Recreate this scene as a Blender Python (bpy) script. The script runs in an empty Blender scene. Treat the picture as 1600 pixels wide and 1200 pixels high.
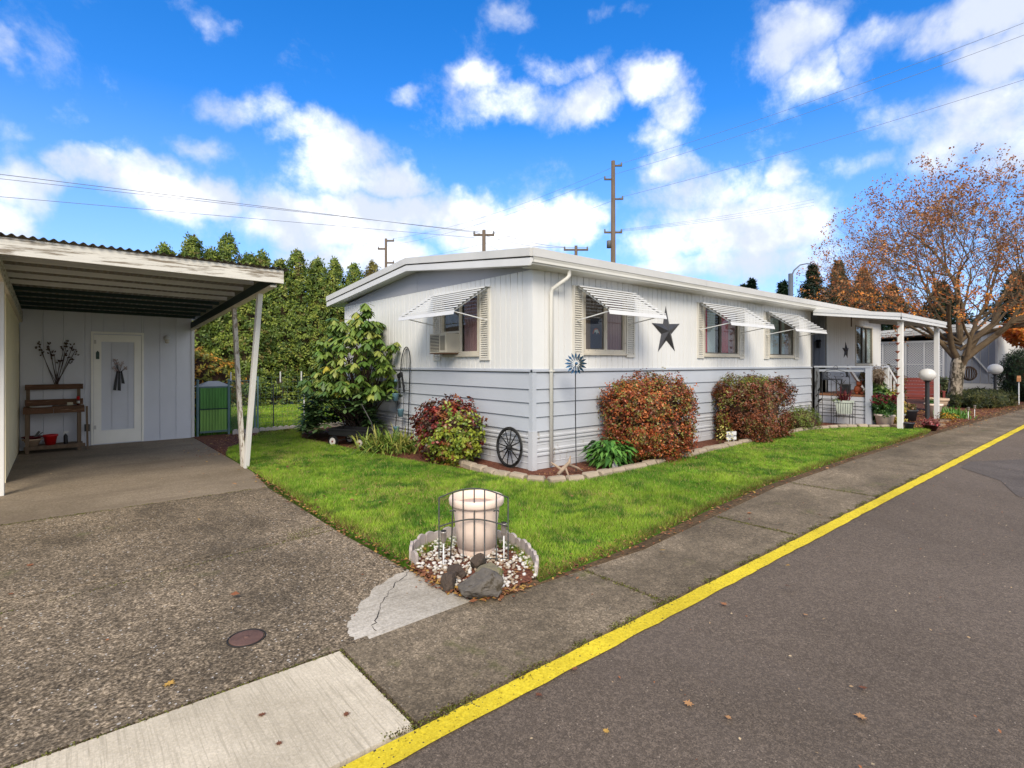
import bpy, math, random
import numpy as np
from mathutils import Vector, Matrix
random.seed(7); RNG = np.random.default_rng(7)
sc = bpy.context.scene
COL = sc.collection
PI = math.pi

# ------------------------------------------------------------------ camera
cam = bpy.data.cameras.new('camera'); cam_o = bpy.data.objects.new('camera', cam); COL.objects.link(cam_o)
cam.sensor_width = 36; cam.lens = 36*838/1600
cam.shift_y = -32/1600
cam.clip_start = .05; cam.clip_end = 6000
cam_o.location = (0, 0, 1.5)
cam_o.rotation_euler = (PI/2, 0, -(PI/2 - math.radians(49.76)))
sc.camera = cam_o
sc.render.resolution_x = 1024; sc.render.resolution_y = 768

# ------------------------------------------------------------------ sun
SUN_FROM = Vector((-.85, -1.0, 1.05)).normalized()
sl = bpy.data.lights.new('sun', 'SUN'); sl.energy = 2.1; sl.angle = math.radians(26); sl.color = (1, .90, .76)
so = bpy.data.objects.new('sun', sl); COL.objects.link(so)
so.rotation_euler = (-SUN_FROM).to_track_quat('-Z', 'Y').to_euler()

# ------------------------------------------------------------------ world
def build_world():
    w = bpy.data.worlds.new('World'); sc.world = w; w.use_nodes = True
    nt = w.node_tree; nt.nodes.clear(); N = nt.nodes.new; L = nt.links.new
    def math_(op, a, b=None, c=None):
        n = N('ShaderNodeMath'); n.operation = op
        for i, v in enumerate((a, b, c)):
            if v is None: continue
            if isinstance(v, (int, float)): n.inputs[i].default_value = v
            else: L(v, n.inputs[i])
        return n.outputs[0]
    out = N('ShaderNodeOutputWorld'); bg = N('ShaderNodeBackground'); bg.inputs[1].default_value = .1
    sky = N('ShaderNodeTexSky'); sky.sky_type = 'NISHITA'; sky.sun_disc = False
    sky.sun_elevation = math.asin(SUN_FROM.z); sky.sun_rotation = math.atan2(SUN_FROM.x, SUN_FROM.y)
    sky.air_density = 1.0; sky.dust_density = .3; sky.ozone_density = 2.0
    hs = N('ShaderNodeHueSaturation'); hs.inputs['Saturation'].default_value = 1.42; hs.inputs['Value'].default_value = 1.25
    hs.inputs['Hue'].default_value = .493
    L(sky.outputs[0], hs.inputs['Color'])
    tint = N('ShaderNodeVectorMath'); tint.operation = 'MULTIPLY'; L(hs.outputs[0], tint.inputs[0]); tint.inputs[1].default_value = (.74, .74, 1.02)
    tc = N('ShaderNodeTexCoord'); d = tc.outputs['Generated']
    sep = N('ShaderNodeSeparateXYZ'); L(d, sep.inputs[0])
    # azimuth measured from +X towards +Y, elevation
    az = math_('ARCTAN2', sep.outputs[1], sep.outputs[0]); el = math_('ARCSINE', sep.outputs[2])
    ae = N('ShaderNodeCombineXYZ'); L(az, ae.inputs[0]); L(el, ae.inputs[1])
    # turbulence
    def noise(scale, detail, rough, src, dist=0):
        n = N('ShaderNodeTexNoise'); n.inputs['Scale'].default_value = scale; n.inputs['Detail'].default_value = detail
        n.inputs['Roughness'].default_value = rough; n.inputs['Distortion'].default_value = dist; L(src, n.inputs['Vector']); return n
    wn = noise(5.5, 5, .6, d)
    sub = N('ShaderNodeVectorMath'); sub.operation = 'SUBTRACT'; L(wn.outputs['Color'], sub.inputs[0]); sub.inputs[1].default_value = (.5, .5, .5)
    scl = N('ShaderNodeVectorMath'); scl.operation = 'MULTIPLY_ADD'; L(sub.outputs[0], scl.inputs[0]); scl.inputs[1].default_value = (.20, .12, 0); L(ae.outputs[0], scl.inputs[2])
    P = scl.outputs[0]
    # cumulus banks: azimuth, elevation (rad), half widths, strength
    B = [CLOUDS]
    acc = None
    for (a, e, ra, re, s) in B[0]:
        m = N('ShaderNodeVectorMath'); m.operation = 'SUBTRACT'; L(P, m.inputs[0]); m.inputs[1].default_value = (a, e, 0)
        k = N('ShaderNodeVectorMath'); k.operation = 'MULTIPLY'; L(m.outputs[0], k.inputs[0]); k.inputs[1].default_value = (1/ra, 1/re, 0)
        ln = N('ShaderNodeVectorMath'); ln.operation = 'LENGTH'; L(k.outputs[0], ln.inputs[0])
        mr = N('ShaderNodeMapRange'); mr.interpolation_type = 'SMOOTHSTEP'; L(ln.outputs['Value'], mr.inputs[0])
        mr.inputs[1].default_value = 1.75; mr.inputs[2].default_value = .25; mr.inputs[3].default_value = 0; mr.inputs[4].default_value = s
        acc = mr.outputs[0] if acc is None else math_('MAXIMUM', acc, math_('ADD', math_('MULTIPLY', acc, .55), mr.outputs[0]) if False else mr.outputs[0])
    n1 = noise(7, 12, .66, d, .15)
    # unseen cloud cover behind the camera and overhead, thickened to soften and warm the light
    n2 = noise(1.6, 6, .55, d)
    fwd = N('ShaderNodeVectorMath'); fwd.operation = 'DOT_PRODUCT'; L(d, fwd.inputs[0]); fwd.inputs[1].default_value = (.646, .763, -.25)
    away = N('ShaderNodeMapRange'); L(fwd.outputs['Value'], away.inputs[0]); away.inputs[1].default_value = .35; away.inputs[2].default_value = 0
    gen = N('ShaderNodeMapRange'); gen.interpolation_type = 'SMOOTHSTEP'; L(n2.outputs[0], gen.inputs[0]); gen.inputs[1].default_value = .30; gen.inputs[2].default_value = .52
    g = math_('MULTIPLY', gen.outputs[0], away.outputs[0])
    acc = math_('MAXIMUM', acc, g)
    dens = math_('ADD', acc, math_('MULTIPLY', math_('SUBTRACT', n1.outputs[0], .5), 1.9))
    cov = N('ShaderNodeMapRange'); cov.interpolation_type = 'SMOOTHSTEP'; L(dens, cov.inputs[0]); cov.inputs[1].default_value = .10; cov.inputs[2].default_value = .98
    # clouds: white where thick, faint lilac grey in folds
    n3 = noise(6, 6, .55, d)
    sh = N('ShaderNodeMapRange'); sh.interpolation_type = 'SMOOTHSTEP'; L(n3.outputs[0], sh.inputs[0]); sh.inputs[1].default_value = .40; sh.inputs[2].default_value = .66
    cc = N('ShaderNodeMix'); cc.data_type = 'RGBA'; L(sh.outputs[0], cc.inputs[0])
    cc.inputs[6].default_value = (3.9, 4.3, 5.2, 1); cc.inputs[7].default_value = (8.2, 8.1, 8.1, 1)
    # pale haze towards the horizon
    hz = N('ShaderNodeMapRange'); L(el, hz.inputs[0]); hz.inputs[1].default_value = .42; hz.inputs[2].default_value = .0; hz.inputs[3].default_value = 0; hz.inputs[4].default_value = .6
    hm = N('ShaderNodeMix'); hm.data_type = 'RGBA'; L(hz.outputs[0], hm.inputs[0]); L(tint.outputs[0], hm.inputs[6]); hm.inputs[7].default_value = (2.5, 3.5, 5.4, 1)
    mx = N('ShaderNodeMix'); mx.data_type = 'RGBA'; L(cov.outputs[0], mx.inputs[0]); L(hm.outputs[2], mx.inputs[6]); L(cc.outputs[2], mx.inputs[7])
    L(mx.outputs[2], bg.inputs[0]); L(bg.outputs[0], out.inputs[0])

CLOUDS = [
(1.592,0.235,0.040,0.038,0.80),(1.618,0.188,0.038,0.034,0.80),(1.605,0.282,0.020,0.016,0.35),(1.528,0.270,0.052,0.031,1.00),
(1.449,0.271,0.075,0.037,1.00),(1.361,0.270,0.065,0.029,0.95),(1.490,0.308,0.047,0.018,0.40),(1.557,0.335,0.025,0.021,0.38),
(1.612,0.305,0.026,0.020,0.38),(1.618,0.407,0.016,0.018,0.42),(1.398,0.518,0.053,0.019,0.38),(1.314,0.405,0.087,0.027,0.60),
(1.233,0.385,0.094,0.038,0.75),(1.169,0.348,0.098,0.055,0.95),(1.091,0.323,0.068,0.037,0.95),(1.233,0.249,0.114,0.047,0.90),
(1.147,0.256,0.099,0.043,1.00),(1.389,0.341,0.036,0.017,0.50),(1.057,0.267,0.069,0.033,0.90),(0.964,0.259,0.071,0.050,1.00),
(0.892,0.243,0.095,0.051,1.00),(0.773,0.253,0.071,0.039,0.90),(1.147,0.190,0.132,0.033,0.80),(1.057,0.456,0.040,0.014,0.42),
(0.916,0.486,0.059,0.021,0.65),(0.940,0.476,0.047,0.014,0.50),(0.833,0.453,0.095,0.034,0.75),(0.750,0.441,0.070,0.039,0.80),
(0.773,0.498,0.059,0.023,0.50),(0.623,0.469,0.067,0.032,0.85),(0.557,0.425,0.043,0.042,0.70),(0.590,0.385,0.050,0.030,0.60),
(0.579,0.339,0.055,0.031,0.80),(0.535,0.293,0.096,0.036,0.80),(0.493,0.248,0.124,0.047,1.00),(0.443,0.212,0.109,0.042,1.00),
(0.568,0.222,0.076,0.043,0.90),(0.399,0.297,0.033,0.021,0.55),(0.473,0.172,0.152,0.032,0.80),(0.362,0.487,0.059,0.041,0.72),
(0.331,0.430,0.048,0.034,0.68),(0.385,0.517,0.047,0.020,0.50),(0.263,0.447,0.044,0.032,0.55),(0.247,0.352,0.047,0.034,0.50),
(0.224,0.467,0.061,0.027,0.60),(0.145,0.452,0.060,0.029,0.95),(0.125,0.398,0.039,0.037,0.80),(0.159,0.330,0.062,0.036,0.70),
(0.125,0.289,0.058,0.048,0.80),(0.288,0.298,0.038,0.018,0.42),(0.209,0.300,0.045,0.034,0.50),(0.857,0.579,0.048,0.018,0.42),
(0.720,0.566,0.035,0.017,0.42),(0.288,0.412,0.042,0.042,0.40),(0.657,0.565,0.034,0.012,0.36),
]
build_world()
vs = sc.view_settings; vs.view_transform = 'Standard'; vs.look = 'None'; vs.exposure = 1.0; vs.gamma = 1; vs.use_curve_mapping = False
sc.render.engine = 'CYCLES'

# ------------------------------------------------------------------ helpers
def S(r, g, b, k=1.0):
    f = lambda v: (v/255/12.92 if v/255 <= .04045 else ((v/255+.055)/1.055)**2.4)*k
    return (f(r), f(g), f(b))

MATS = {}
def M(name, c, rough=.6, var=.1, scale=4., bump=.0, bscale=60., spec=.35, metal=0., stretch=(1, 1, 1), objvar=0., wear=None, coat=0., col_attr=False, transl=0., gscale=None):
    """procedural material: base colour + two noises + bump; wear=(colour, amount, scale, stretch)"""
    if name in MATS: return MATS[name]
    m = bpy.data.materials.new(name); MATS[name] = m; m.use_nodes = True
    nt = m.node_tree; N = nt.nodes.new; L = nt.links.new; b = nt.nodes['Principled BSDF']
    tc = N('ShaderNodeTexCoord'); mp = N('ShaderNodeMapping'); mp.inputs['Scale'].default_value = stretch; L(tc.outputs['Object'], mp.inputs[0])
    def noise(s, det=6, r=.6, v=mp.outputs[0]):
        n = N('ShaderNodeTexNoise'); n.inputs['Scale'].default_value = s; n.inputs['Detail'].default_value = det; n.inputs['Roughness'].default_value = r; L(v, n.inputs['Vector']); return n.outputs[0]
    n1 = noise(scale)
    mr = N('ShaderNodeMapRange'); L(n1, mr.inputs[0]); mr.inputs[1].default_value = .3; mr.inputs[2].default_value = .7
    mr.inputs[3].default_value = 1-var; mr.inputs[4].default_value = 1+var
    val = mr.outputs[0]
    if objvar:
        oi = N('ShaderNodeObjectInfo'); r2 = N('ShaderNodeMapRange'); L(oi.outputs['Random'], r2.inputs[0]); r2.inputs[3].default_value = 1-objvar; r2.inputs[4].default_value = 1+objvar
        mu = N('ShaderNodeMath'); mu.operation = 'MULTIPLY'; L(val, mu.inputs[0]); L(r2.outputs[0], mu.inputs[1]); val = mu.outputs[0]
    base = N('ShaderNodeVectorMath'); base.operation = 'SCALE'
    if col_attr:
        at = N('ShaderNodeAttribute'); at.attribute_name = 'Col'; L(at.outputs['Color'], base.inputs[0])
    else: base.inputs[0].default_value = c
    L(val, base.inputs['Scale']); colo = base.outputs[0]
    if wear:
        wc, amt, ws, wst = wear
        m2 = N('ShaderNodeMapping'); m2.inputs['Scale'].default_value = wst; L(tc.outputs['Object'], m2.inputs[0])
        wn = noise(ws, 8, .7, m2.outputs[0])
        wr = N('ShaderNodeMapRange'); L(wn, wr.inputs[0]); wr.inputs[1].default_value = 1-amt-.04; wr.inputs[2].default_value = 1-amt+.04
        mx = N('ShaderNodeMix'); mx.data_type = 'RGBA'; L(wr.outputs[0], mx.inputs[0]); L(colo, mx.inputs[6]); mx.inputs[7].default_value = (*wc, 1); colo = mx.outputs[2]
    L(colo, b.inputs['Base Color'])
    b.inputs['Roughness'].default_value = rough; b.inputs['Metallic'].default_value = metal
    b.inputs['Specular IOR Level'].default_value = spec; b.inputs['Coat Weight'].default_value = coat
    if bump:
        bn = noise(bscale, 4, .6); bp = N('ShaderNodeBump'); bp.inputs['Strength'].default_value = bump; bp.inputs['Distance'].default_value = .01
        L(bn, bp.inputs['Height']); L(bp.outputs[0], b.inputs['Normal'])
    if transl:
        tr = N('ShaderNodeBsdfTranslucent'); L(colo, tr.inputs[0]); ms = N('ShaderNodeMixShader'); ms.inputs[0].default_value = transl
        L(b.outputs[0], ms.inputs[1]); L(tr.outputs[0], ms.inputs[2]); L(ms.outputs[0], nt.nodes['Material Output'].inputs[0])
    return m

class MB:
    """collects faces; build() links them as one object"""
    def __init__(s, tf=None): s.v = []; s.f = []; s.tf = tf; s.sm = []
    def add(s, vs, fs, smooth=False):
        o = len(s.v); s.v += [tuple(s.tf(*p)) if s.tf else tuple(p) for p in vs]
        s.f += [tuple(i+o for i in f) for f in fs]; s.sm += [smooth]*len(fs); return s
    def box(s, x0, x1, y0, y1, z0, z1):
        v = [(x, y, z) for x in (x0, x1) for y in (y0, y1) for z in (z0, z1)]
        return s.add(v, [(0, 1, 3, 2), (4, 6, 7, 5), (0, 4, 5, 1), (2, 3, 7, 6), (0, 2, 6, 4), (1, 5, 7, 3)])
    def bar(s, p, q, w, h=None, up=(0, 0, 1)):
        h = h or w; p = Vector(p); q = Vector(q); d = (q-p).normalized(); u = Vector(up)
        if abs(d.dot(u)) > .99: u = Vector((0, 1, 0)) if abs(d.y) < .9 else Vector((1, 0, 0))
        a = d.cross(u).normalized()*w/2; b = d.cross(a).normalized()*h/2
        v = [e+i*a+j*b for e in (p, q) for i in (-1, 1) for j in (-1, 1)]
        return s.add(v, [(0, 1, 3, 2), (4, 6, 7, 5), (0, 4, 5, 1), (2, 3, 7, 6), (0, 2, 6, 4), (1, 5, 7, 3)])
    def tube(s, pts, r, n=6, closed=False, smooth=True):
        pts = [Vector(p) for p in pts]; m = len(pts); rs = r if isinstance(r, (list, tuple)) else [r]*m
        v = []; prev = None
        for i, p in enumerate(pts):
            if closed: d = pts[(i+1) % m]-pts[i-1]
            else: d = pts[min(i+1, m-1)]-pts[max(i-1, 0)]
            if d.length < 1e-9: d = Vector((0, 0, 1))
            d.normalize()
            if prev is None:
                a = d.cross(Vector((0, 0, 1)));
                if a.length < .05: a = d.cross(Vector((1, 0, 0)))
            else: a = prev-d*prev.dot(d)
            a.normalize(); prev = a; b = d.cross(a)
            v += [p+(a*math.cos(2*PI*k/n)+b*math.sin(2*PI*k/n))*rs[i] for k in range(n)]
        f = []
        for i in range(m if closed else m-1):
            j = (i+1) % m
            f += [(i*n+k, i*n+(k+1) % n, j*n+(k+1) % n, j*n+k) for k in range(n)]
        if not closed: f += [tuple(range(n)), tuple((m-1)*n+k for k in range(n))]
        return s.add(v, f, smooth)
    def lathe(s, prof, c=(0, 0, 0), n=24, sx=1, sy=1):
        v = []; 
        for (r, z) in prof: v += [(c[0]+r*sx*math.cos(2*PI*k/n), c[1]+r*sy*math.sin(2*PI*k/n), c[2]+z) for k in range(n)]
        f = [(i*n+k, i*n+(k+1) % n, (i+1)*n+(k+1) % n, (i+1)*n+k) for i in range(len(prof)-1) for k in range(n)]
        f += [tuple(range(n)), tuple((len(prof)-1)*n+k for k in range(n))]
        return s.add(v, f, True)
    def sphere(s, c, r, n=12, sx=1, sy=1, sz=1):
        return s.lathe([(max(r*math.sin(PI*i/n), 1e-4), -r*sz*math.cos(PI*i/n)) for i in range(n+1)], c, 2*n, sx, sy)
    def prism(s, poly, a, b, axis='y'):
        """poly: 2D outline; extruded from a to b along the axis"""
        n = len(poly)
        def P(u, w, t): return {'y': (u, t, w), 'x': (t, u, w), 'z': (u, w, t)}[axis]
        v = [P(u, w, a) for u, w in poly]+[P(u, w, b) for u, w in poly]
        return s.add(v, [tuple(range(n)), tuple(range(2*n-1, n-1, -1))]+[(i, (i+1) % n, (i+1) % n+n, i+n) for i in range(n)])
    def mesh(s, name, mat):
        me = bpy.data.meshes.new(name); me.from_pydata(s.v, [], s.f); me.polygons.foreach_set('use_smooth', s.sm)
        if mat: me.materials.append(mat)
        me.update(); return me
    def build(s, name, mat, parent=None, bevel=0):
        return part(name, s.mesh(name, mat), parent, bevel)

def part(name, me, parent=None, bevel=0, loc=None):
    o = bpy.data.objects.new(name, me); COL.objects.link(o)
    if parent is not None:
        o.parent = parent
        base = -Vector(parent.location) if parent.type == 'EMPTY' else Vector((0, 0, 0))
        o.location = base+(Vector(loc) if loc else Vector((0, 0, 0)))
    elif loc: o.location = loc
    if bevel:
        b = o.modifiers.new('bevel', 'BEVEL'); b.width = bevel; b.segments = 2; b.limit_method = 'ANGLE'
    return o
def box(name, x0, x1, y0, y1, z0, z1, mat, parent=None, bevel=0):
    return MB().box(x0, x1, y0, y1, z0, z1).build(name, mat, parent, bevel)
def thing(name, label, cat, loc=(0, 0, 0), group=None, rz=0):
    o = bpy.data.objects.new(name, None); COL.objects.link(o); o.location = loc; o.rotation_euler = (0, 0, rz); o.empty_display_size = .1
    return tag(o, label, cat, group)
def tag(o, label=None, cat=None, group=None, kind=None):
    if label: o['label'] = label
    if cat: o['category'] = cat
    if group: o['group'] = group
    if kind: o['kind'] = kind
    return o
def dup(root, loc, rz=0, label=None, group=None, scale=None):
    def cp(o, par):
        c = o.copy(); COL.objects.link(c); c.parent = par
        for ch in kids.get(o, []): cp(ch, c)
        return c
    kids = {}
    for o in [root]+list(root.children_recursive):
        kids[o] = list(o.children)
    r = cp(root, None); r.location = loc; r.rotation_euler = (0, 0, rz)
    if scale: r.scale = (scale,)*3
    if label: r['label'] = label
    if group: r['group'] = group
    return r

def raw(name, V, nper, mat, parent=None, cols=None, F=None):
    """V: (n*nper,3) float array; faces are consecutive groups of nper verts (or F explicit (m,k))"""
    me = bpy.data.meshes.new(name); V = np.asarray(V, dtype=np.float32).reshape(-1, 3)
    if F is None: F = np.arange(len(V), dtype=np.int32).reshape(-1, nper)
    F = np.asarray(F, dtype=np.int32); k = F.shape[1]
    me.vertices.add(len(V)); me.vertices.foreach_set('co', V.ravel())
    me.loops.add(F.size); me.loops.foreach_set('vertex_index', F.ravel())
    me.polygons.add(len(F)); me.polygons.foreach_set('loop_start', np.arange(0, F.size, k, dtype=np.int32))
    me.polygons.foreach_set('loop_total', np.full(len(F), k, dtype=np.int32))
    me.update(calc_edges=True)
    if cols is not None:
        a = me.color_attributes.new('Col', 'FLOAT_COLOR', 'POINT')
        c4 = np.ones((len(V), 4), dtype=np.float32); c4[:, :3] = cols; a.data.foreach_set('color', c4.ravel())
    me.materials.append(mat); me.validate()
    return part(name, me, parent)

def rnd_unit(n): 
    a = RNG.normal(size=(n, 3)); return a/np.linalg.norm(a, axis=1)[:, None]
def leaf_quads(P, nrm, L, W, droop=0., tangent=None, jitter=.6):
    """rhombus leaves: base, left, tip, right folded a little; returns V (n*4,3)"""
    n = len(P); nrm = nrm+rnd_unit(n)*jitter; nrm /= np.linalg.norm(nrm, axis=1)[:, None]
    t = rnd_unit(n) if tangent is None else tangent+rnd_unit(n)*.35
    t = t-nrm*np.sum(t*nrm, axis=1)[:, None]; t /= np.linalg.norm(t, axis=1)[:, None]+1e-9
    b = np.cross(nrm, t)
    L = (L*RNG.uniform(.7, 1.3, n))[:, None]; Wd = (W*RNG.uniform(.7, 1.3, n))[:, None]
    dz = np.zeros((n, 3)); dz[:, 2] = -droop
    V = np.empty((n, 4, 3)); V[:, 0] = P; V[:, 1] = P+t*L*.5+b*Wd*.5+nrm*Wd*.15; V[:, 2] = P+t*L+dz*L; V[:, 3] = P+t*L*.5-b*Wd*.5+nrm*Wd*.15
    return V.reshape(-1, 3)
def pick(cols, n, w=None, jit=.12):
    c = np.array(cols); i = RNG.choice(len(c), n, p=w); r = c[i]*RNG.uniform(1-jit, 1+jit, (n, 1)); return r
def rep(c, k): return np.repeat(c, k, axis=0)

# ------------------------------------------------------------------ materials
white_m = M('white_metal', S(230, 230, 227, .76), .4, .05, 2, spec=.4)
wall_white = M('white_wall_paint', S(236, 236, 232, .80), .55, .035, 1.5, .12, 30, objvar=.02, wear=(S(190, 188, 178, .8), .27, 3, (1, 1, .25)))
wall_gray = M('grey_siding_paint', S(192, 197, 204, .80), .5, .05, 1.2, .12, 40, objvar=.02, wear=(S(170, 172, 172, .8), .26, 2.5, (.3, .3, 1)))
skirt_m = M('skirting_paint', S(203, 205, 208, .80), .5, .06, 2, .1, 30, objvar=.03, wear=(S(160, 150, 132, .8), .37, 6, (1, 1, .35)))
gable_recess_gray = M('gable_paint_recess_shade', S(168, 170, 176, .78), .6, .04, 1)
shed_gray = M('shed_wall_paint', S(220, 223, 230, .90), .6, .04, 2, .15, 90, objvar=.02)
roof_m = M('roof_edge_metal', S(214, 213, 208, .8), .45, .07, 1.5, .1, 20, wear=(S(120, 118, 110, .8), .27, 9, (1, 1, 1)))
gutter_m = M('gutter_paint', S(226, 224, 214, .82), .4, .04, 2)
dark_m = M('dark_interior', (.02, .018, .018), .8)
black_m = M('black_iron', (.012, .012, .013), .5, .2, 20, spec=.4)
iron_m = M('grey_iron', (.045, .045, .04), .5, .2, 20, spec=.4)
star_m = M('star_metal', (.035, .035, .038), .42, .2, 8, .05, spec=.5)
peel_w = M('peeling_white_board', S(226, 222, 210, .82), .7, .08, 3, .35, 25, stretch=(.3, 1, 1), wear=(S(140, 128, 110, .8), .455, 9, (.2, 1, 3.0)))
post_w = M('white_post_paint', S(232, 230, 222, .84), .6, .05, 3, .15, 25, wear=(S(150, 140, 125, .8), .30, 9, (2, 2, .4)))
post_worn = M('worn_post_paint', S(212, 205, 190, .8), .7, .08, 3, .3, 25, wear=(S(140, 126, 108, .8), .46, 22, (1.5, 1.5, .25)))
greenbeam = M('dark_green_beam', S(34, 58, 54, .7), .6, .2, 3, .1)
purl_w = M('aged_white_joist', S(225, 216, 198, .85), .7, .12, 3, .2, 25, stretch=(.3, 1, 1), wear=(S(178, 166, 146, .8), .36, 8, (.3, 1, 2)))
corr_m = M('corrugated_sheet', S(142, 134, 118, .75), .5, .2, 2, .1, 20, metal=.1)
cream_m = M('cream_paint', S(246, 232, 192, 1.0), .6, .04, 2)
wood_m = M('weathered_bench_wood', S(112, 80, 58, .75), .75, .3, 6, .4, 30, stretch=(.3, 3, 3), objvar=.18, wear=(S(160, 128, 100, .8), .38, 9, (.3, 3, 3)))
woodg_m = M('grey_weathered_wood', S(128, 108, 88, .7), .8, .25, 6, .4, 30, stretch=(3, 3, .4), objvar=.12)
red_pl = M('red_plastic', S(200, 20, 25, .8), .35, .04, 3, spec=.5)
terr = M('beige_plastic', S(236, 214, 196, .86), .6, .07, 3, .1, 60, wear=(S(196, 174, 150, .8), .33, 5, (1, 1, .4)))
terr2 = M('pale_clay', S(205, 178, 150, .8), .65, .1, 5, .1, 40)
glass_m = None
def glassmat():
    m = bpy.data.materials.new('window_glass'); m.use_nodes = True; nt = m.node_tree; nt.nodes.clear(); N = nt.nodes.new; L = nt.links.new
    o = N('ShaderNodeOutputMaterial'); t = N('ShaderNodeBsdfTransparent'); t.inputs[0].default_value = (.80, .84, .84, 1); g = N('ShaderNodeBsdfGlossy'); g.inputs['Roughness'].default_value = .02
    ge = N('ShaderNodeNewGeometry'); dt = N('ShaderNodeVectorMath'); dt.operation = 'DOT_PRODUCT'; L(ge.outputs['Incoming'], dt.inputs[0]); L(ge.outputs['Normal'], dt.inputs[1]); ab = N('ShaderNodeMath'); ab.operation = 'ABSOLUTE'; L(dt.outputs['Value'], ab.inputs[0]); om = N('ShaderNodeMath'); om.operation = 'SUBTRACT'; om.inputs[0].default_value = 1; L(ab.outputs[0], om.inputs[1]); f = N('ShaderNodeMath'); f.operation = 'POWER'; L(om.outputs[0], f.inputs[0]); f.inputs[1].default_value = 5; ad = N('ShaderNodeMath'); ad.operation = 'MULTIPLY_ADD'; L(f.outputs[0], ad.inputs[0]); ad.inputs[1].default_value = .9; ad.inputs[2].default_value = .035
    x = N('ShaderNodeMixShader'); L(ad.outputs[0], x.inputs[0]); L(t.outputs[0], x.inputs[1]); L(g.outputs[0], x.inputs[2]); L(x.outputs[0], o.inputs[0]); return m
glass_m = glassmat()
leafmat = M('leaf', (0, 0, 0), .5, .12, 3, col_attr=True, transl=.25, spec=.35)
gloss_leaf = M('glossy_leaf', (0, 0, 0), .45, .12, 3, col_attr=True, transl=.15, spec=.45)
grassmat = M('grass_blades', (0, 0, 0), .55, .22, 1.1, col_attr=True, transl=.3, spec=.2)
bark_m = M('maple_bark', S(176, 162, 142, .72), .9, .35, 7, .8, 26, stretch=(1, 1, .35), wear=(S(74, 66, 50, .65), .49, 8, (1, 1, .6)))
twig_m = M('twig_bark', S(96, 76, 60, .55), .9, .25, 6)
timber = M('pole_timber', S(124, 108, 92, .6), .85, .2, 3, .3, 20, stretch=(2, 2, .3))
wire_m = M('cable', (.20, .21, .24), .6)

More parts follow.
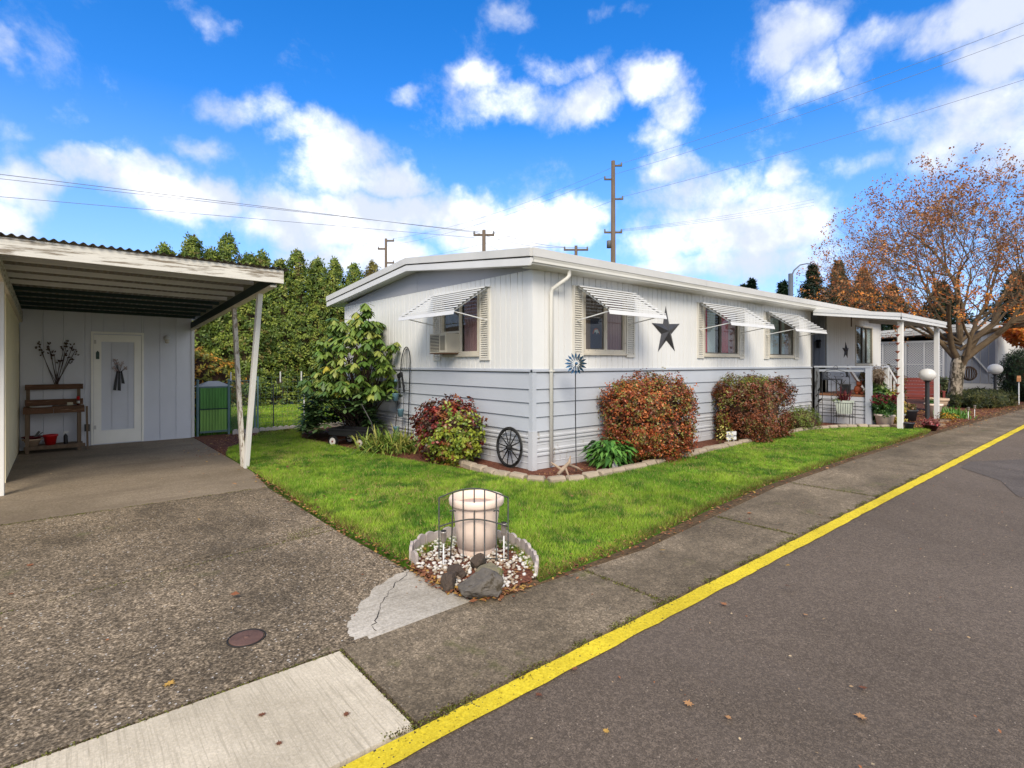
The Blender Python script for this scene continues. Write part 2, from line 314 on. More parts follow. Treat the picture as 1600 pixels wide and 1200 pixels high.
CELLS = {'asphalt': [(120, .30), (55, .12)], 'exposed_aggregate_concrete': [(70, .40), (30, .22)], 'gutter_concrete': [(85, .34), (35, .16)], 'dark_road_patch': [(110, .3)], 'carport_slab': [(60, .10)], 'new_concrete': [(140, .07)], 'driveway_patch': [(60, .2)], 'yellow_paint': [(90, .10)]}
GAIN = {'asphalt': .74, 'exposed_aggregate_concrete': .84, 'gutter_concrete': .82, 'carport_slab': .86, 'new_concrete': 1.16}
def ground_mat(name, stops, agg, big, speck=None, bump=.5, streak=None, moss=None, rough=.85, gain=1.):
    """concrete / asphalt: base noise ramp + aggregate speckle + stains"""
    gain = GAIN.get(name, gain); k0, k1 = (.78, 1.12) if 'aggregate' in name or 'gutter' in name else (1.05, 1.)
    m = bpy.data.materials.new(name); m.use_nodes = True; nt = m.node_tree; N = nt.nodes.new; L = nt.links.new; b = nt.nodes['Principled BSDF']
    g = N('ShaderNodeTexCoord').outputs['Object']
    def nz(s, d=6, r=.6, v=None, dist=0):
        n = N('ShaderNodeTexNoise'); n.inputs['Scale'].default_value = s; n.inputs['Detail'].default_value = d; n.inputs['Roughness'].default_value = r; n.inputs['Distortion'].default_value = dist; L(v or g, n.inputs['Vector']); return n.outputs[0]
    def ramp(src, pts):
        r = N('ShaderNodeValToRGB'); L(src, r.inputs[0]); e = r.color_ramp.elements
        while len(e) > 2: e.remove(e[-1])
        for i, (p, c) in enumerate(pts):
            if i < 2: e[i].position = p; e[i].color = (*c, 1)
            else: q = e.new(p); q.color = (*c, 1)
        return r.outputs[0]
    def mix(f, a, c, mode='MIX'):
        x = N('ShaderNodeMix'); x.data_type = 'RGBA'; x.blend_type = mode
        if isinstance(f, float): x.inputs[0].default_value = f
        else: L(f, x.inputs[0])
        L(a, x.inputs[6])
        if isinstance(c, tuple): x.inputs[7].default_value = (*c, 1)
        else: L(c, x.inputs[7])
        return x.outputs[2]
    fine = nz(agg, 3, .75)
    col = ramp(fine, stops)
    bigc = ramp(nz(big, 7, .62, dist=.4), [(.3, tuple(c*gain*k0 for c in (.70, .68, .64))), (.7, tuple(c*gain*k1 for c in (1.22, 1.21, 1.19)))])
    col = mix(1.0, col, bigc, 'MULTIPLY')
    if name in CELLS:
        for (cs_, amp) in CELLS[name]:
            v = N('ShaderNodeTexVoronoi'); v.inputs['Scale'].default_value = cs_; L(g, v.inputs['Vector'])
            sx = N('ShaderNodeSeparateColor'); L(v.outputs['Color'], sx.inputs[0])
            pw = N('ShaderNodeMath'); pw.operation = 'POWER'; L(sx.outputs[1], pw.inputs[0]); pw.inputs[1].default_value = 1.6
            mr = N('ShaderNodeMapRange'); L(pw.outputs[0], mr.inputs[0]); mr.inputs[3].default_value = 1-amp*.8; mr.inputs[4].default_value = 1+amp*1.25
            vm = N('ShaderNodeVectorMath'); vm.operation = 'SCALE'; L(col, vm.inputs[0]); L(mr.outputs[0], vm.inputs['Scale']); col = vm.outputs[0]
    if speck:
        for (sc_, th, c, amt) in speck:
            v = N('ShaderNodeTexVoronoi'); v.inputs['Scale'].default_value = sc_; v.inputs['Randomness'].default_value = 1; L(g, v.inputs['Vector'])
            sx = N('ShaderNodeSeparateColor'); L(v.outputs['Color'], sx.inputs[0])
            a1 = N('ShaderNodeMath'); a1.operation = 'GREATER_THAN'; L(sx.outputs[0], a1.inputs[0]); a1.inputs[1].default_value = 1-amt
            a2 = N('ShaderNodeMath'); a2.operation = 'LESS_THAN'; L(v.outputs['Distance'], a2.inputs[0]); a2.inputs[1].default_value = th
            a3 = N('ShaderNodeMath'); a3.operation = 'MULTIPLY'; L(a1.outputs[0], a3.inputs[0]); L(a2.outputs[0], a3.inputs[1])
            col = mix(a3.outputs[0], col, c)
    if streak:
        v = N('ShaderNodeMapping'); v.inputs['Scale'].default_value = streak[1]; L(g, v.inputs[0])
        mr = N('ShaderNodeMapRange'); L(nz(streak[2], 5, .7, v.outputs[0]), mr.inputs[0]); mr.inputs[1].default_value = streak[3]; mr.inputs[2].default_value = streak[3]+.2; mr.inputs[4].default_value = streak[4]
        col = mix(mr.outputs[0], col, streak[0])
    if moss:
        mr = N('ShaderNodeMapRange'); L(nz(moss[1], 8, .7), mr.inputs[0]); mr.inputs[1].default_value = moss[2]; mr.inputs[2].default_value = moss[2]+.12; mr.inputs[4].default_value = .8
        col = mix(mr.outputs[0], col, moss[0])
    L(col, b.inputs['Base Color']); b.inputs['Roughness'].default_value = rough; b.inputs['Specular IOR Level'].default_value = .25
    bp = N('ShaderNodeBump'); bp.inputs['Strength'].default_value = bump; bp.inputs['Distance'].default_value = .006; L(fine, bp.inputs['Height']); L(bp.outputs[0], b.inputs['Normal'])
    MATS[name] = m; return m
asph = ground_mat('asphalt', [(.3, S(94, 84, 74, .8)), (.55, S(136, 121, 106, .8)), (.8, S(184, 168, 150, .8))], 170, .35, [(60, .2, S(176, 160, 140, .8), .05), (30, .10, S(60, 56, 54, .7), .05)], .7, streak=(S(118, 106, 96, .8), (.6, .12, 1), 1.1, .52, .45))
agg_m = ground_mat('exposed_aggregate_concrete', [(.30, S(66, 56, 42, .8)), (.48, S(127, 112, 91, .8)), (.70, S(212, 192, 164, .8))], 75, .7, [(48, .22, S(206, 200, 190, .82), .14), (26, .20, S(190, 182, 170, .8), .07), (40, .18, S(50, 45, 40, .7), .12)], .8, streak=(S(74, 66, 54, .8), (1.2, .6, 1), 1.1, .48, .62), moss=(S(104, 104, 62, .7), 1.3, .60))
slab_m = ground_mat('carport_slab', [(.3, S(130, 117, 98, .8)), (.6, S(166, 151, 130, .8)), (.8, S(184, 168, 148, .8))], 60, .8, [(30, .12, S(190, 180, 165, .8), .03), (18, .1, S(40, 36, 32, .8), .02)], .3, streak=(S(116, 102, 86, .8), (.3, 1.4, 1), 1.6, .50, .55))
apron_m = ground_mat('new_concrete', [(.3, S(206, 194, 170, .64)), (.7, S(226, 214, 192, .66))], 80, 1.2, [(14, .03, S(90, 80, 68, .8), .12)], .4, streak=(S(186, 174, 150, .66), (26, .7, 1), 4, .48, .8))
patch_m = ground_mat('pale_patch_concrete', [(.3, S(168, 160, 146, .8)), (.7, S(214, 206, 192, .82))], 60, 1.2, None, .5, streak=(S(120, 112, 98, .8), (1, 9, 1), 3, .53, .6))
gut_m = ground_mat('gutter_concrete', [(.28, S(96, 85, 68, .8)), (.5, S(142, 127, 105, .8)), (.75, S(186, 168, 142, .8))], 100, .9, [(55, .18, S(180, 170, 155, .82), .08), (30, .16, S(60, 55, 48, .7), .08)], .6, streak=(S(88, 78, 62, .8), (.5, 1.1, 1), 1.8, .46, .6), moss=(S(100, 102, 48, .7), 2.0, .59))
yellow_m = ground_mat('yellow_paint', [(.26, S(150, 126, 34, .62)), (.42, S(232, 206, 46, .76)), (.75, S(240, 218, 64, .80))], 75, 1.0, [(70, .26, S(100, 90, 60, .7), .16), (30, .18, S(80, 76, 60, .7), .06)], .6)
lawn_m = ground_mat('lawn_soil', [(.3, S(48, 66, 14, .7)), (.6, S(84, 122, 24, .75)), (.8, S(112, 150, 34, .75))], 30, .9, None, .8)
bark_mulch = ground_mat('bark_mulch', [(.3, S(58, 32, 24, .7)), (.5, S(112, 66, 50, .75)), (.75, S(158, 110, 84, .8))], 42, 1.5, [(30, .25, S(176, 128, 96, .8), .12)], 1.0)
dirt_m = ground_mat('leafy_earth', [(.3, S(60, 48, 34, .7)), (.55, S(104, 84, 58, .75)), (.8, S(150, 118, 84, .8))], 35, 1.5, [(25, .3, S(165, 98, 62, .8), .2)], 1.0)
wet_m = ground_mat('dark_road_patch', [(.3, S(76, 70, 65, .8)), (.7, S(116, 106, 98, .8))], 150, 1.2, None, .5)
base_m = ground_mat('earth_and_grass', [(.3, S(60, 70, 30, .7)), (.7, S(96, 110, 48, .7))], 3, .05, None, .5)

# ------------------------------------------------------------------ ground sheets
def sheet(name, poly, z, mat, kind='structure', thick=0, parent=None):
    mb = MB()
    if thick: mb.prism(poly, z-thick, z, 'z')
    else: mb.add([(x, y, z) for x, y in poly], [tuple(range(len(poly)))])
    o = mb.build(name, mat, parent)
    if parent is None: o['kind'] = kind
    return o
R4 = lambda x0, x1, y0, y1: [(x0, y0), (x1, y0), (x1, y1), (x0, y1)]
sheet('ground', R4(-2500, 2500, -2500, 2500), -.03, base_m)
sheet('road', R4(-80, 160, -7.5, 1.93), 0, asph)
tag(sheet('far_pavement', R4(-80, 160, -9, -7.5), 0.0, gut_m))
def wavy(x0, x1, y, w, n, seed, amp=.008):
    r = random.Random(seed); xs = [x0+(x1-x0)*i/n for i in range(n+1)]
    a = [(x, y+r.uniform(-amp, amp)) for x in xs]; b = [(x, y+w+r.uniform(-amp, amp)) for x in xs]
    return a, b
la, lb = wavy(-6, 60, 1.812, .110, 520, 3, .005)
mb = MB(); n = len(la)
mb.add([(x, y, .0085) for x, y in la+lb], [(i, i+1, n+i+1, n+i) for i in range(n-1)]); mb.build('road_line', yellow_m)['kind'] = 'structure'
sheet('dark_road_patch', [(7.7, .55), (8.3, .95), (9.2, 1.2), (9.9, 1.72), (10.6, 1.74), (11.6, 1.2), (13.5, .9), (13.2, .2), (11, .1), (9.4, .3)], .004, wet_m)  # dark irregular, wet-looking patch on the asphalt
# driveway slabs are separate pours with open joints
for (nm, P_, m_) in [
    ('carport_slab', [(-6, 6.80), (1.93, 6.86), (2.05, 8.0), (2.08, 12.7), (-6, 12.7)], slab_m),
    ('driveway', [(-6, 4.40), (1.90, 4.71), (1.92, 6.84), (-6, 6.78)], agg_m),
    ('driveway', [(-6, 2.715), (1.13, 2.715), (1.27, 2.72), (1.31, 2.95), (1.50, 3.12), (1.92, 3.47), (1.895, 4.69), (-6, 4.38)], agg_m),
    ('driveway_patch', [(1.285, 2.715), (1.98, 2.735), (1.93, 3.46), (1.51, 3.11), (1.325, 2.945)], patch_m),
    ('driveway_apron', R4(-6, 1.115, 1.945, 2.70), apron_m)]:
    sheet(nm, P_, .010, m_, thick=.03)
# gutter pavement in sections
xs = [1.13, 2.90, 4.9, 7.0, 9.6, 12.2, 15.2, 18.2, 21.2, 24.5, 28, 33, 40, 60]
def gy(x): return np.interp(x, [1.1, 2.5, 3.6, 6.6, 10, 14, 60], [2.70, 2.60, 2.63, 2.92, 2.95, 2.90, 2.9])
for i in range(len(xs)-1):
    a, b = xs[i]+.008, xs[i+1]-.008
    P_ = [(a, 1.95), (b, 1.95)]+[(x, float(gy(x))+.12) for x in (b, (a+b)/2, a)]
    sheet('pavement_section', P_, .009, gut_m, thick=.03)
# joint moss and soil (ground cover you cannot count)
def mossline(pts, w, n, seed):
    r = random.Random(seed); V = []; C_ = []
    for _ in range(n):
        i = r.randrange(len(pts)-1); t = r.random()
        if n > 600 and math.sin((i+t)*31+seed)+math.sin((i+t)*83+1)+.6*math.sin((i+t)*197) < .15: continue
        p = Vector(pts[i]).lerp(Vector(pts[i+1]), t)
        x = p.x+r.gauss(0, w); y = p.y+r.gauss(0, w); s = r.uniform(.003, .008); z = .009; h = r.uniform(.002, .008); a = r.random()*6.28
        V += [(x+s*math.cos(a), y+s*math.sin(a), z), (x+s*math.cos(a+2.1), y+s*math.sin(a+2.1), z), (x, y, z+h)]
        V += [(x+s*math.cos(a+2.1), y+s*math.sin(a+2.1), z), (x+s*math.cos(a+4.2), y+s*math.sin(a+4.2), z), (x, y, z+h)]
        c = np.array(r.choice([S(118, 122, 44, .65), S(98, 104, 40, .6), S(104, 86, 56, .65), S(84, 68, 48, .6), S(142, 142, 58, .65)])); C_ += [c]*6
    return V, C_
V, C_ = [], []
for pts, w, n in [([(-.6, 6.81), (1.9, 6.85)], .012, 900), ([(-.8, 6.80), (.4, 6.81)], .02, 500), ([(-.3, 2.708), (1.12, 2.708)], .006, 500), ([(1.12, 1.95), (1.12, 2.7)], .006, 220), ([(2.90, 1.95), (2.90, 2.6)], .014, 700),
                  ([(4.9, 1.95), (4.9, 2.7)], .016, 500), ([(7, 1.95), (7, 2.9)], .02, 400), ([(1.1, 1.94), (3, 1.945), (6, 1.95), (9, 1.95)], .016, 5600), ([(1.0, 1.95), (1.3, 1.945)], .014, 200), ([(-.4, 4.39), (1.9, 4.70)], .008, 500), ([(1.5, 4.72), (1.85, 4.9)], .06, 500)]:
    v, c = mossline(pts, w, n, len(V)+5); V += v; C_ += c
raw('moss', V, 3, leafmat, cols=np.array(C_))['kind'] = 'stuff'

# lawns
LAWN = [(3.35, 12.35), (3.05, 11.7), (2.65, 10.9), (2.25, 10.2), (2.07, 9.6), (2.06, 8.6), (2.0, 6.6), (1.94, 4.9), (1.99, 3.55), (2.25, 3.6), (2.62, 3.55), (2.72, 3.2), (2.50, 2.66), (3.6, 2.70), (5.0, 2.86), (6.6, 2.99), (10, 3.03), (14, 2.98), (15.0, 3.1), (14.7, 3.5), (14.45, 3.85), (13.7, 4.6), (12.5, 4.83), (10.3, 4.74), (8.4, 4.72), (7, 4.62), (6.1, 4.56), (5.4, 4.55), (4.86, 4.64), (4.52, 4.95), (4.38, 5.5), (4.3, 6.2), (4.05, 7.2), (3.85, 8.6), (3.75, 9.6), (3.6, 10.6), (4.2, 12.35)]
sheet('lawn', LAWN, .022, lawn_m, thick=.05)
BACK = R4(2.1, 16, 12.5, 19.6)
sheet('back_lawn', BACK, .022, lawn_m, thick=.05)
sheet('flower_bed', [(4.3, 12.3), (3.55, 10.6), (3.7, 9.6), (3.8, 8.6), (4.0, 7.2), (4.25, 6.2), (4.35, 5.5), (4.5, 4.9), (4.86, 4.62), (6.1, 4.54), (8.4, 4.70), (10.3, 4.72), (12.5, 4.8), (13.7, 4.56), (14.4, 3.85), (15, 3.1), (14.8, 3.0), (15.5, 3.0), (30, 2.95), (30, 9), (20.5, 9), (20.5, 5.6), (5.1, 5.6), (5.1, 12.3)], .018, bark_mulch, thick=.05)
sheet('earth_strip', [(2.1, 2.66), (3.6, 2.60), (6.6, 2.88), (10, 2.92), (15, 2.86), (24, 2.6), (45, 2.6), (45, 9), (30, 9), (30, 3.2), (15.2, 3.15), (14, 3.05), (6.6, 3.06), (3.6, 2.78), (2.4, 2.8)], .013, dirt_m, thick=.03)
sheet('earth_strip', [(2.07, 9.5), (2.3, 10.15), (2.7, 10.85), (3.1, 11.65), (3.4, 12.45), (2.08, 12.6)], .018, bark_mulch, thick=.05)

def inside(P, poly):
    x, y = P[:, 0], P[:, 1]; c = np.zeros(len(P), bool); n = len(poly)
    for i in range(n):
        x1, y1 = poly[i]; x2, y2 = poly[i-1]
        t = ((y1 > y) != (y2 > y)) & (x < (x2-x1)*(y-y1)/(y2-y1+1e-12)+x1); c ^= t
    return c
def vnoise(P, s, seed):
    r = np.random.default_rng(seed); G_ = r.random((64, 64)); q = P*s; i = np.floor(q).astype(int); f = q-i; f = f*f*(3-2*f)
    g = lambda a, b: G_[a % 64, b % 64]
    return (g(i[:, 0], i[:, 1])*(1-f[:, 0])+g(i[:, 0]+1, i[:, 1])*f[:, 0])*(1-f[:, 1])+(g(i[:, 0], i[:, 1]+1)*(1-f[:, 0])+g(i[:, 0]+1, i[:, 1]+1)*f[:, 0])*f[:, 1]
def blades(name, poly, dens, h, w, z0, extra=None):
    a = np.array(poly); lo, hi = a.min(0), a.max(0); n = int((hi-lo).prod()*dens); P = RNG.uniform(lo, hi, (n, 2))
    P = P[inside(P, poly)]
    d = P@np.array([.646, .763]); P = P[RNG.random(len(P)) < np.clip(7.5/np.maximum(d, 1), .28, 1)]
    d = P@np.array([.646, .763]); n = len(P)
    p1, p2, p3 = vnoise(P, 1.7, 1), vnoise(P, 6, 2), vnoise(P, .6, 3)
    P = P[(p2*.6+p1*.4) > .13]; n = len(P); d = P@np.array([.646, .763]); p1, p2, p3 = vnoise(P, 1.7, 1), vnoise(P, 6, 2), vnoise(P, .6, 3)
    hh = h*RNG.uniform(.5, 1.25, n)*(.7+.6*p1); ww = w*np.clip(d/5, .7, 3)
    an = RNG.uniform(0, 2*PI, n); lean = rnd_unit(n)[:, :2]*.8
    B0 = np.c_[P, np.full(n, z0)]; s = np.c_[np.cos(an)*ww, np.sin(an)*ww, np.zeros(n)]
    tip = B0+np.c_[lean*hh[:, None], hh]
    V = np.stack([B0-s, B0+s, tip], 1).reshape(-1, 3)
    green = np.array(S(92, 140, 38, .92)); lime = np.array(S(156, 184, 62, .98)); dark = np.array(S(66, 112, 38, .88)); dry = np.array(S(184, 168, 104, .88))
    t = np.clip((vnoise(P, .9, 31)*.4+p1*.25+p2*.25+.3*vnoise(P, 14, 12)-.58)*2.1+.5, 0, 1)[:, None]; c = green*(1-t)+lime*t
    k = .8*np.clip((vnoise(P, 4.3, 21)*.5+vnoise(P, 11, 22)*.5-.52)*4, 0, 1)[:, None]; c = c*(1-k)+dark*k
    dr = (RNG.random(n) < .09+1.0*np.clip(vnoise(P, 2.2, 8)*.6+vnoise(P, 9, 9)*.4-.56, 0, 1))[:, None]; c = np.where(dr, dry, c)
    if extra is not None: e = extra(P)[:, None]; c = c*(1-e)+np.array(S(128, 106, 60, .7))*e
    c = c*RNG.uniform(.8, 1.2, (n, 1))
    o = raw(name, V, 3, grassmat, cols=rep(c, 3)); o['kind'] = 'stuff'; return o
def edge_dry(P):
    e = np.interp(P[:, 0], [2.4, 3.6, 5, 6.6, 10, 15], [2.66, 2.7, 2.86, 2.99, 3.03, 3.0])
    a = np.clip(1-(P[:, 1]-e)/.16, 0, 1)*(RNG.random(len(P)) < .75)
    b = np.clip(1-(P[:, 0]-2.0)/.12, 0, 1)*(RNG.random(len(P)) < .5)
    c = np.clip((P[:, 1]-10.6)/1.5, 0, 1)*(P[:, 0] < 4)*(RNG.random(len(P)) < .5)
    return np.maximum(np.maximum(a, b), c)
blades('grass', LAWN, 11000, .042, .0032, .02, edge_dry)
blades('grass', BACK, 2600, .06, .0045, .02)

# ================================================================== HOUSE
HX, HY, HZ, HY2, HX2 = 5.02, 5.49, 1.40, 11.82, 20.06
RIDGE = (8.6, 3.40); EZ = 3.04
house = thing('mobile_home', 'long white and grey mobile home with slatted window awnings and low pitched roof', 'house', (HX, HY, 0))
# local wall frames: (u along the wall, n outwards, z)
LF = lambda u, n, z: (u, HY-n, z)
GF = lambda u, n, z: (HX-n, u, z)
core = MB().box(HX+.2, HX2-.05, HY+1.35, HY2-.05, .05, 2.8).box(HX+.2, 14.5, HY+.2, HY+1.4, .05, 2.8).box(15.62, HX2-.1, HY+.2, HY+1.4, .05, 2.8)
core.build('interior', dark_m, house)
# window openings (u0,u1,z0,z1)
WL = [(6.04, 7.04, 1.66, 2.60), (9.44, 10.79, 1.66, 2.60), (12.19, 13.51, 1.66, 2.60), (17.75, 19.25, 1.46, 2.62)]
WG = [(6.70, 7.76, 1.64, 2.62)]
plank_cache = {}
def plank(tf, u0, u1, z0, z1, mat, parent, name='plank', t=.014, ax=None):
    """vertical plank: bevelled board, mesh shared between equal sizes"""
    key = (ax, round(u1-u0, 4), round(z1-z0, 4), mat.name, t)
    if key not in plank_cache:
        w, h = u1-u0, z1-z0; e = .004
        prof = [(0, -t), (0, 0), (e, t), (w-e, t), (w, 0), (w, -t)]
        mb = MB(); v = []
        for z in (0, h): v += [((u, -n, z) if ax == 'L' else (-n, u, z)) for u, n in prof]
        k = len(prof); mb.add(v, [tuple(range(k)), tuple(range(k, 2*k))]+[(i, (i+1) % k, (i+1) % k+k, i+k) for i in range(k)])
        plank_cache[key] = mb.mesh(name, mat)
    return part(name, plank_cache[key], parent, loc=tf(u0, 0, z0))
def planking(tf, ax, a, b, z0, z1, widths, gap, wins, mat, parent, name='plank', t=.014):
    u = a; i = 0
    while u < b-.02:
        w = min(widths[i % len(widths)], b-u); i += 1
        segs = [(u, min(u+w-gap, b), z0, z1)]
        for (w0, w1, s0, s1) in wins:
            new = []
            for (p, q, r0, r1) in segs:
                if q <= w0 or p >= w1 or r1 <= s0 or r0 >= s1: new.append((p, q, r0, r1)); continue
                if p < w0: new.append((p, w0, r0, r1))
                if q > w1: new.append((w1, q, r0, r1))
                if s0 > r0: new.append((max(p, w0), min(q, w1), r0, s0))
                if s1 < r1: new.append((max(p, w0), min(q, w1), s1, r1))
            segs = new
        for (p, q, r0, r1) in segs:
            if q-p > .012: plank(tf, p, q, r0, r1, mat, parent, name, t, ax)
        u += w
planking(LF, 'L', HX+.075, 14.56, 1.41, 2.86, [.15, .12, .15, .12], .006, WL[:3], wall_white, house)
planking(LF, 'L', 15.62, HX2-.06, 1.41, 2.80, [.15, .12, .15, .12], .006, WL[3:], wall_white, house)
planking(GF, 'G', HY+.075, HY2-.06, 1.41, 2.80, [.13, .10, .16, .10, .13], .006, WG, wall_white, house)
# recess of the entry: side walls and back, greyed to paint in its shade
planking(lambda u, n, z: (15.60-n, u, z), 'G', HY+.03, HY+1.3, 1.41, 2.80, [.15, .12], .008, [], gable_recess_gray, house)
planking(lambda u, n, z: (u, HY+1.3-n, z), 'L', 14.56, 15.6, .75, 2.80, [.15, .12], .008, [], gable_recess_gray, house)
# board behind planks so the grooves are shallow shadow lines
def backing(tf, a, b, z0, z1, wins):
    mb = MB(tf); us = sorted({a, b}|{w[0] for w in wins}|{w[1] for w in wins})
    for i in range(len(us)-1):
        p, q = us[i], us[i+1]; hit = [w for w in wins if w[0] <= p and w[1] >= q]
        if hit: mb.box(p, q, -.03, -.003, z0, hit[0][2]); mb.box(p, q, -.03, -.003, hit[0][3], z1)
        else: mb.box(p, q, -.03, -.003, z0, z1)
    return mb
groove_m = M('groove_shade_board', S(164, 160, 150, .72), .8, .05)  # grey tone paints shade into the plank grooves
backing(LF, HX+.02, 14.56, .02, 2.86, WL[:3]).build('groove_shade_backing', groove_m, house)
backing(LF, 15.62, HX2-.02, .02, 2.84, WL[3:]).build('groove_shade_backing', groove_m, house)
backing(GF, HY+.035, HY2-.02, .02, 2.80, WG).build('groove_shade_backing', groove_m, house)
# horizontal lap boards
BZ = [1.375, 1.145, .955, .755, .555]
for i in range(4):
    z1, z0 = BZ[i], BZ[i+1]
    for (tf, a, b) in ((LF, HX+.045, 14.56), (LF, 15.62, HX2-.05), (GF, HY+.045, HY2-.05)):
        prof = [(-.003, z0), (.032, z0), (.030, z0+.012), (.012, z1-.006), (-.003, z1-.006)]
        mb = MB(tf); v = [(u, n, z) for u in (a, b) for n, z in prof]; k = 5
        mb.add(v, [tuple(range(5)), tuple(range(5, 10))]+[(j, (j+1) % 5, (j+1) % 5+5, j+5) for j in range(5)])
        mb.build('siding_board', wall_gray, house)
# skirting: thin ribbed sheet with raised double ribs
for (tf, a, b) in ((LF, HX+.045, 14.56), (LF, 15.62, HX2-.05), (GF, HY+.045, HY2-.05)):
    prof = [(-.003, .02), (.010, .02), (.010, .10), (.016, .108), (.010, .116), (.010, .20), (.028, .21), (.028, .235), (.012, .245), (.012, .262), (.028, .27), (.028, .295), (.010, .305),
            (.010, .36), (.016, .366), (.010, .372), (.010, .40), (.028, .41), (.028, .432), (.012, .44), (.012, .455), (.028, .463), (.028, .485), (.010, .495), (.010, .548), (-.003, .548)]
    mb = MB(tf); k = len(prof); v = [(u, n, z) for u in (a, b) for n, z in prof]
    mb.add(v, [tuple(range(k)), tuple(range(k, 2*k))]+[(j, (j+1) % k, (j+1) % k+k, j+k) for j in range(k)])
    mb.build('skirting', skirt_m, house)
# belt trim, corner posts
MB(LF).box(HX-.04, 14.58, 0, .04, 1.385, 1.41).box(HX-.03, 14.58, 0, .022, 1.41, 1.425).build('belt_trim', wall_gray, house)
MB(LF).box(15.6, HX2+.03, 0, .04, 1.385, 1.41).build('belt_trim', wall_gray, house)
MB(GF).box(HY-.037, HY2+.03, 0, .04, 1.3855, 1.41).box(HY-.02, HY2, 0, .022, 1.41, 1.425).build('belt_trim', wall_gray, house)
# the white siding's wavy lower hem
MB().box(HX-.034, HX+.055, HY-.034, HY+.055, .0, .56).build('corner_trim', skirt_m, house)
MB().box(HX-.026, HX+.047, HY-.026, HY+.047, .56, 1.385).build('corner_trim', wall_gray, house)
MB().box(HX-.018, HX+.076, HY-.018, HY+.076, 1.425, 2.80).build('corner_trim', wall_white, house)
MB().box(HX-.018, HX+.05, HY2-.06, HY2+.02, .0, 2.80).build('corner_trim', wall_white, house)
MB().box(HX2-.06, HX2+.02, HY-.018, HY+.05, .0, 2.80).build('corner_trim', wall_white, house)
MB().box(14.55, 14.60, HY-.03, HY+.3, .0, 2.84).build('corner_trim', M('pipe_grey', S(110, 108, 104, .6), .5), house)
# gable triangle, two panels
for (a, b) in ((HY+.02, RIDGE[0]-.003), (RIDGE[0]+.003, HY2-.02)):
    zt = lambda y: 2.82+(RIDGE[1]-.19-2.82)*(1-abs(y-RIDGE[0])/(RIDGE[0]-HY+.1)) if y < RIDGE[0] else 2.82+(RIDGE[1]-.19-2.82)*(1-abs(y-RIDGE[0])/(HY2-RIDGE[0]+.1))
    MB(GF).prism([(a, 2.803), (b, 2.803), (b, max(zt(b), 2.81)), (a, max(zt(a), 2.81))], -.03, .012, 'y').build('gable_panel', gable_recess_gray, house)
# roof: low pitched sheet with thick two-band edge
yA, yB, xA, xB = HY-.22, HY2+.52, HX-.22, HX2+.25
def rz(y): return EZ+(RIDGE[1]-EZ)*(y-yA)/(RIDGE[0]-yA) if y < RIDGE[0] else EZ+.02+(RIDGE[1]-EZ-.02)*(yB-y)/(yB-RIDGE[0])
roof = MB().add([(x, y, z) for x in (xA, xB) for y, z in ((yA, EZ-.004), (RIDGE[0], RIDGE[1]-.004), (yB, rz(yB)-.004))], [(0, 1, 4, 3), (1, 2, 5, 4)]).build('roof', roof_m, house)
for i in range(7):
    x = 6.8+i*2.05
    MB().bar((x, yA, EZ+.006), (x, RIDGE[0], RIDGE[1]+.006), .03, .02).bar((x, RIDGE[0], RIDGE[1]+.006), (x, yB, rz(yB)+.006), .03, .02).build('roof_seam', roof_m, roof)
# rake fascia (gable end): upper metal band + lower white band
for (p, q) in (((yA, EZ), RIDGE), (RIDGE, (yB, rz(yB)))):
    u = MB(); v = []
    for y, z in (p, q): v += [(xA-.036, y, z), (xA-.036, y, z-.112), (xA+.04, y, z-.112), (xA+.04, y, z)]
    u.add(v, [(0, 1, 5, 4), (1, 2, 6, 5), (2, 3, 7, 6), (3, 0, 4, 7), (0, 3, 2, 1), (4, 5, 6, 7)]); u.build('roof_edge', roof_m, house)
    u = MB(); v = []
    for y, z in (p, q): v += [(xA-.022, y, z-.136), (xA-.022, y, z-.235), (xA+.05, y, z-.235), (xA+.05, y, z-.130), (xA-.012, y, z-.130)]
    u.add(v, [(0, 1, 6, 5), (1, 2, 7, 6), (2, 3, 8, 7), (3, 4, 9, 8), (4, 0, 5, 9), (0, 4, 3, 2, 1), (5, 6, 7, 8, 9)]); u.build('rake_board', white_m, house)
# eave on the road side: metal band, gutter, soffit
k0 = 0; joints = [xA, 9.15, 12.45, 15.7, 18.2, xB]
for i in range(5):
    MB().box(joints[i]+.003, joints[i+1]-.003, yA-.03, yA+.03, EZ-.112, EZ+.002).build('roof_edge', roof_m, house)
prof = [(yA+.03, EZ-.20), (yA-.068, EZ-.20), (yA-.07, EZ-.134), (yA-.082, EZ-.134), (yA-.07, EZ-.165), (yA-.06, EZ-.19), (yA-.045, EZ-.225), (yA-.02, EZ-.235), (yA+.03, EZ-.235)]
mb = MB(); mb.prism(prof, xA-.03, xB, 'x'); mb.build('gutter', gutter_m, house)
MB().box(xA+.05, xB, yA+.03, HY+.02, EZ-.235, EZ-.225).build('soffit', gutter_m, house)
mb = MB()
v = []
for x in (xA+.052, HX+.02):
    for y, z in ((yA+.05, EZ-.222), (RIDGE[0], RIDGE[1]-.222), (yB, rz(yB)-.222)): v.append((x, y, z))
mb.add(v, [(0, 1, 4, 3), (1, 2, 5, 4)]).build('soffit', white_m, house)
MB().add([(x, y, z) for x in (xA+.05, xB) for y, z in ((HY2, rz(HY2)-.225), (yB, rz(yB)-.225))]+[(x, yB, rz(yB)) for x in (xA, xB)], [(0, 1, 3, 2), (2+0, 3, 5, 4)][:1]+[(1, 3, 5, 4)]).build('soffit', white_m, house)
MB().box(HX2-.01, HX2+.01, HY, HY2, 0, 3.0).build('end_wall', wall_white, house)
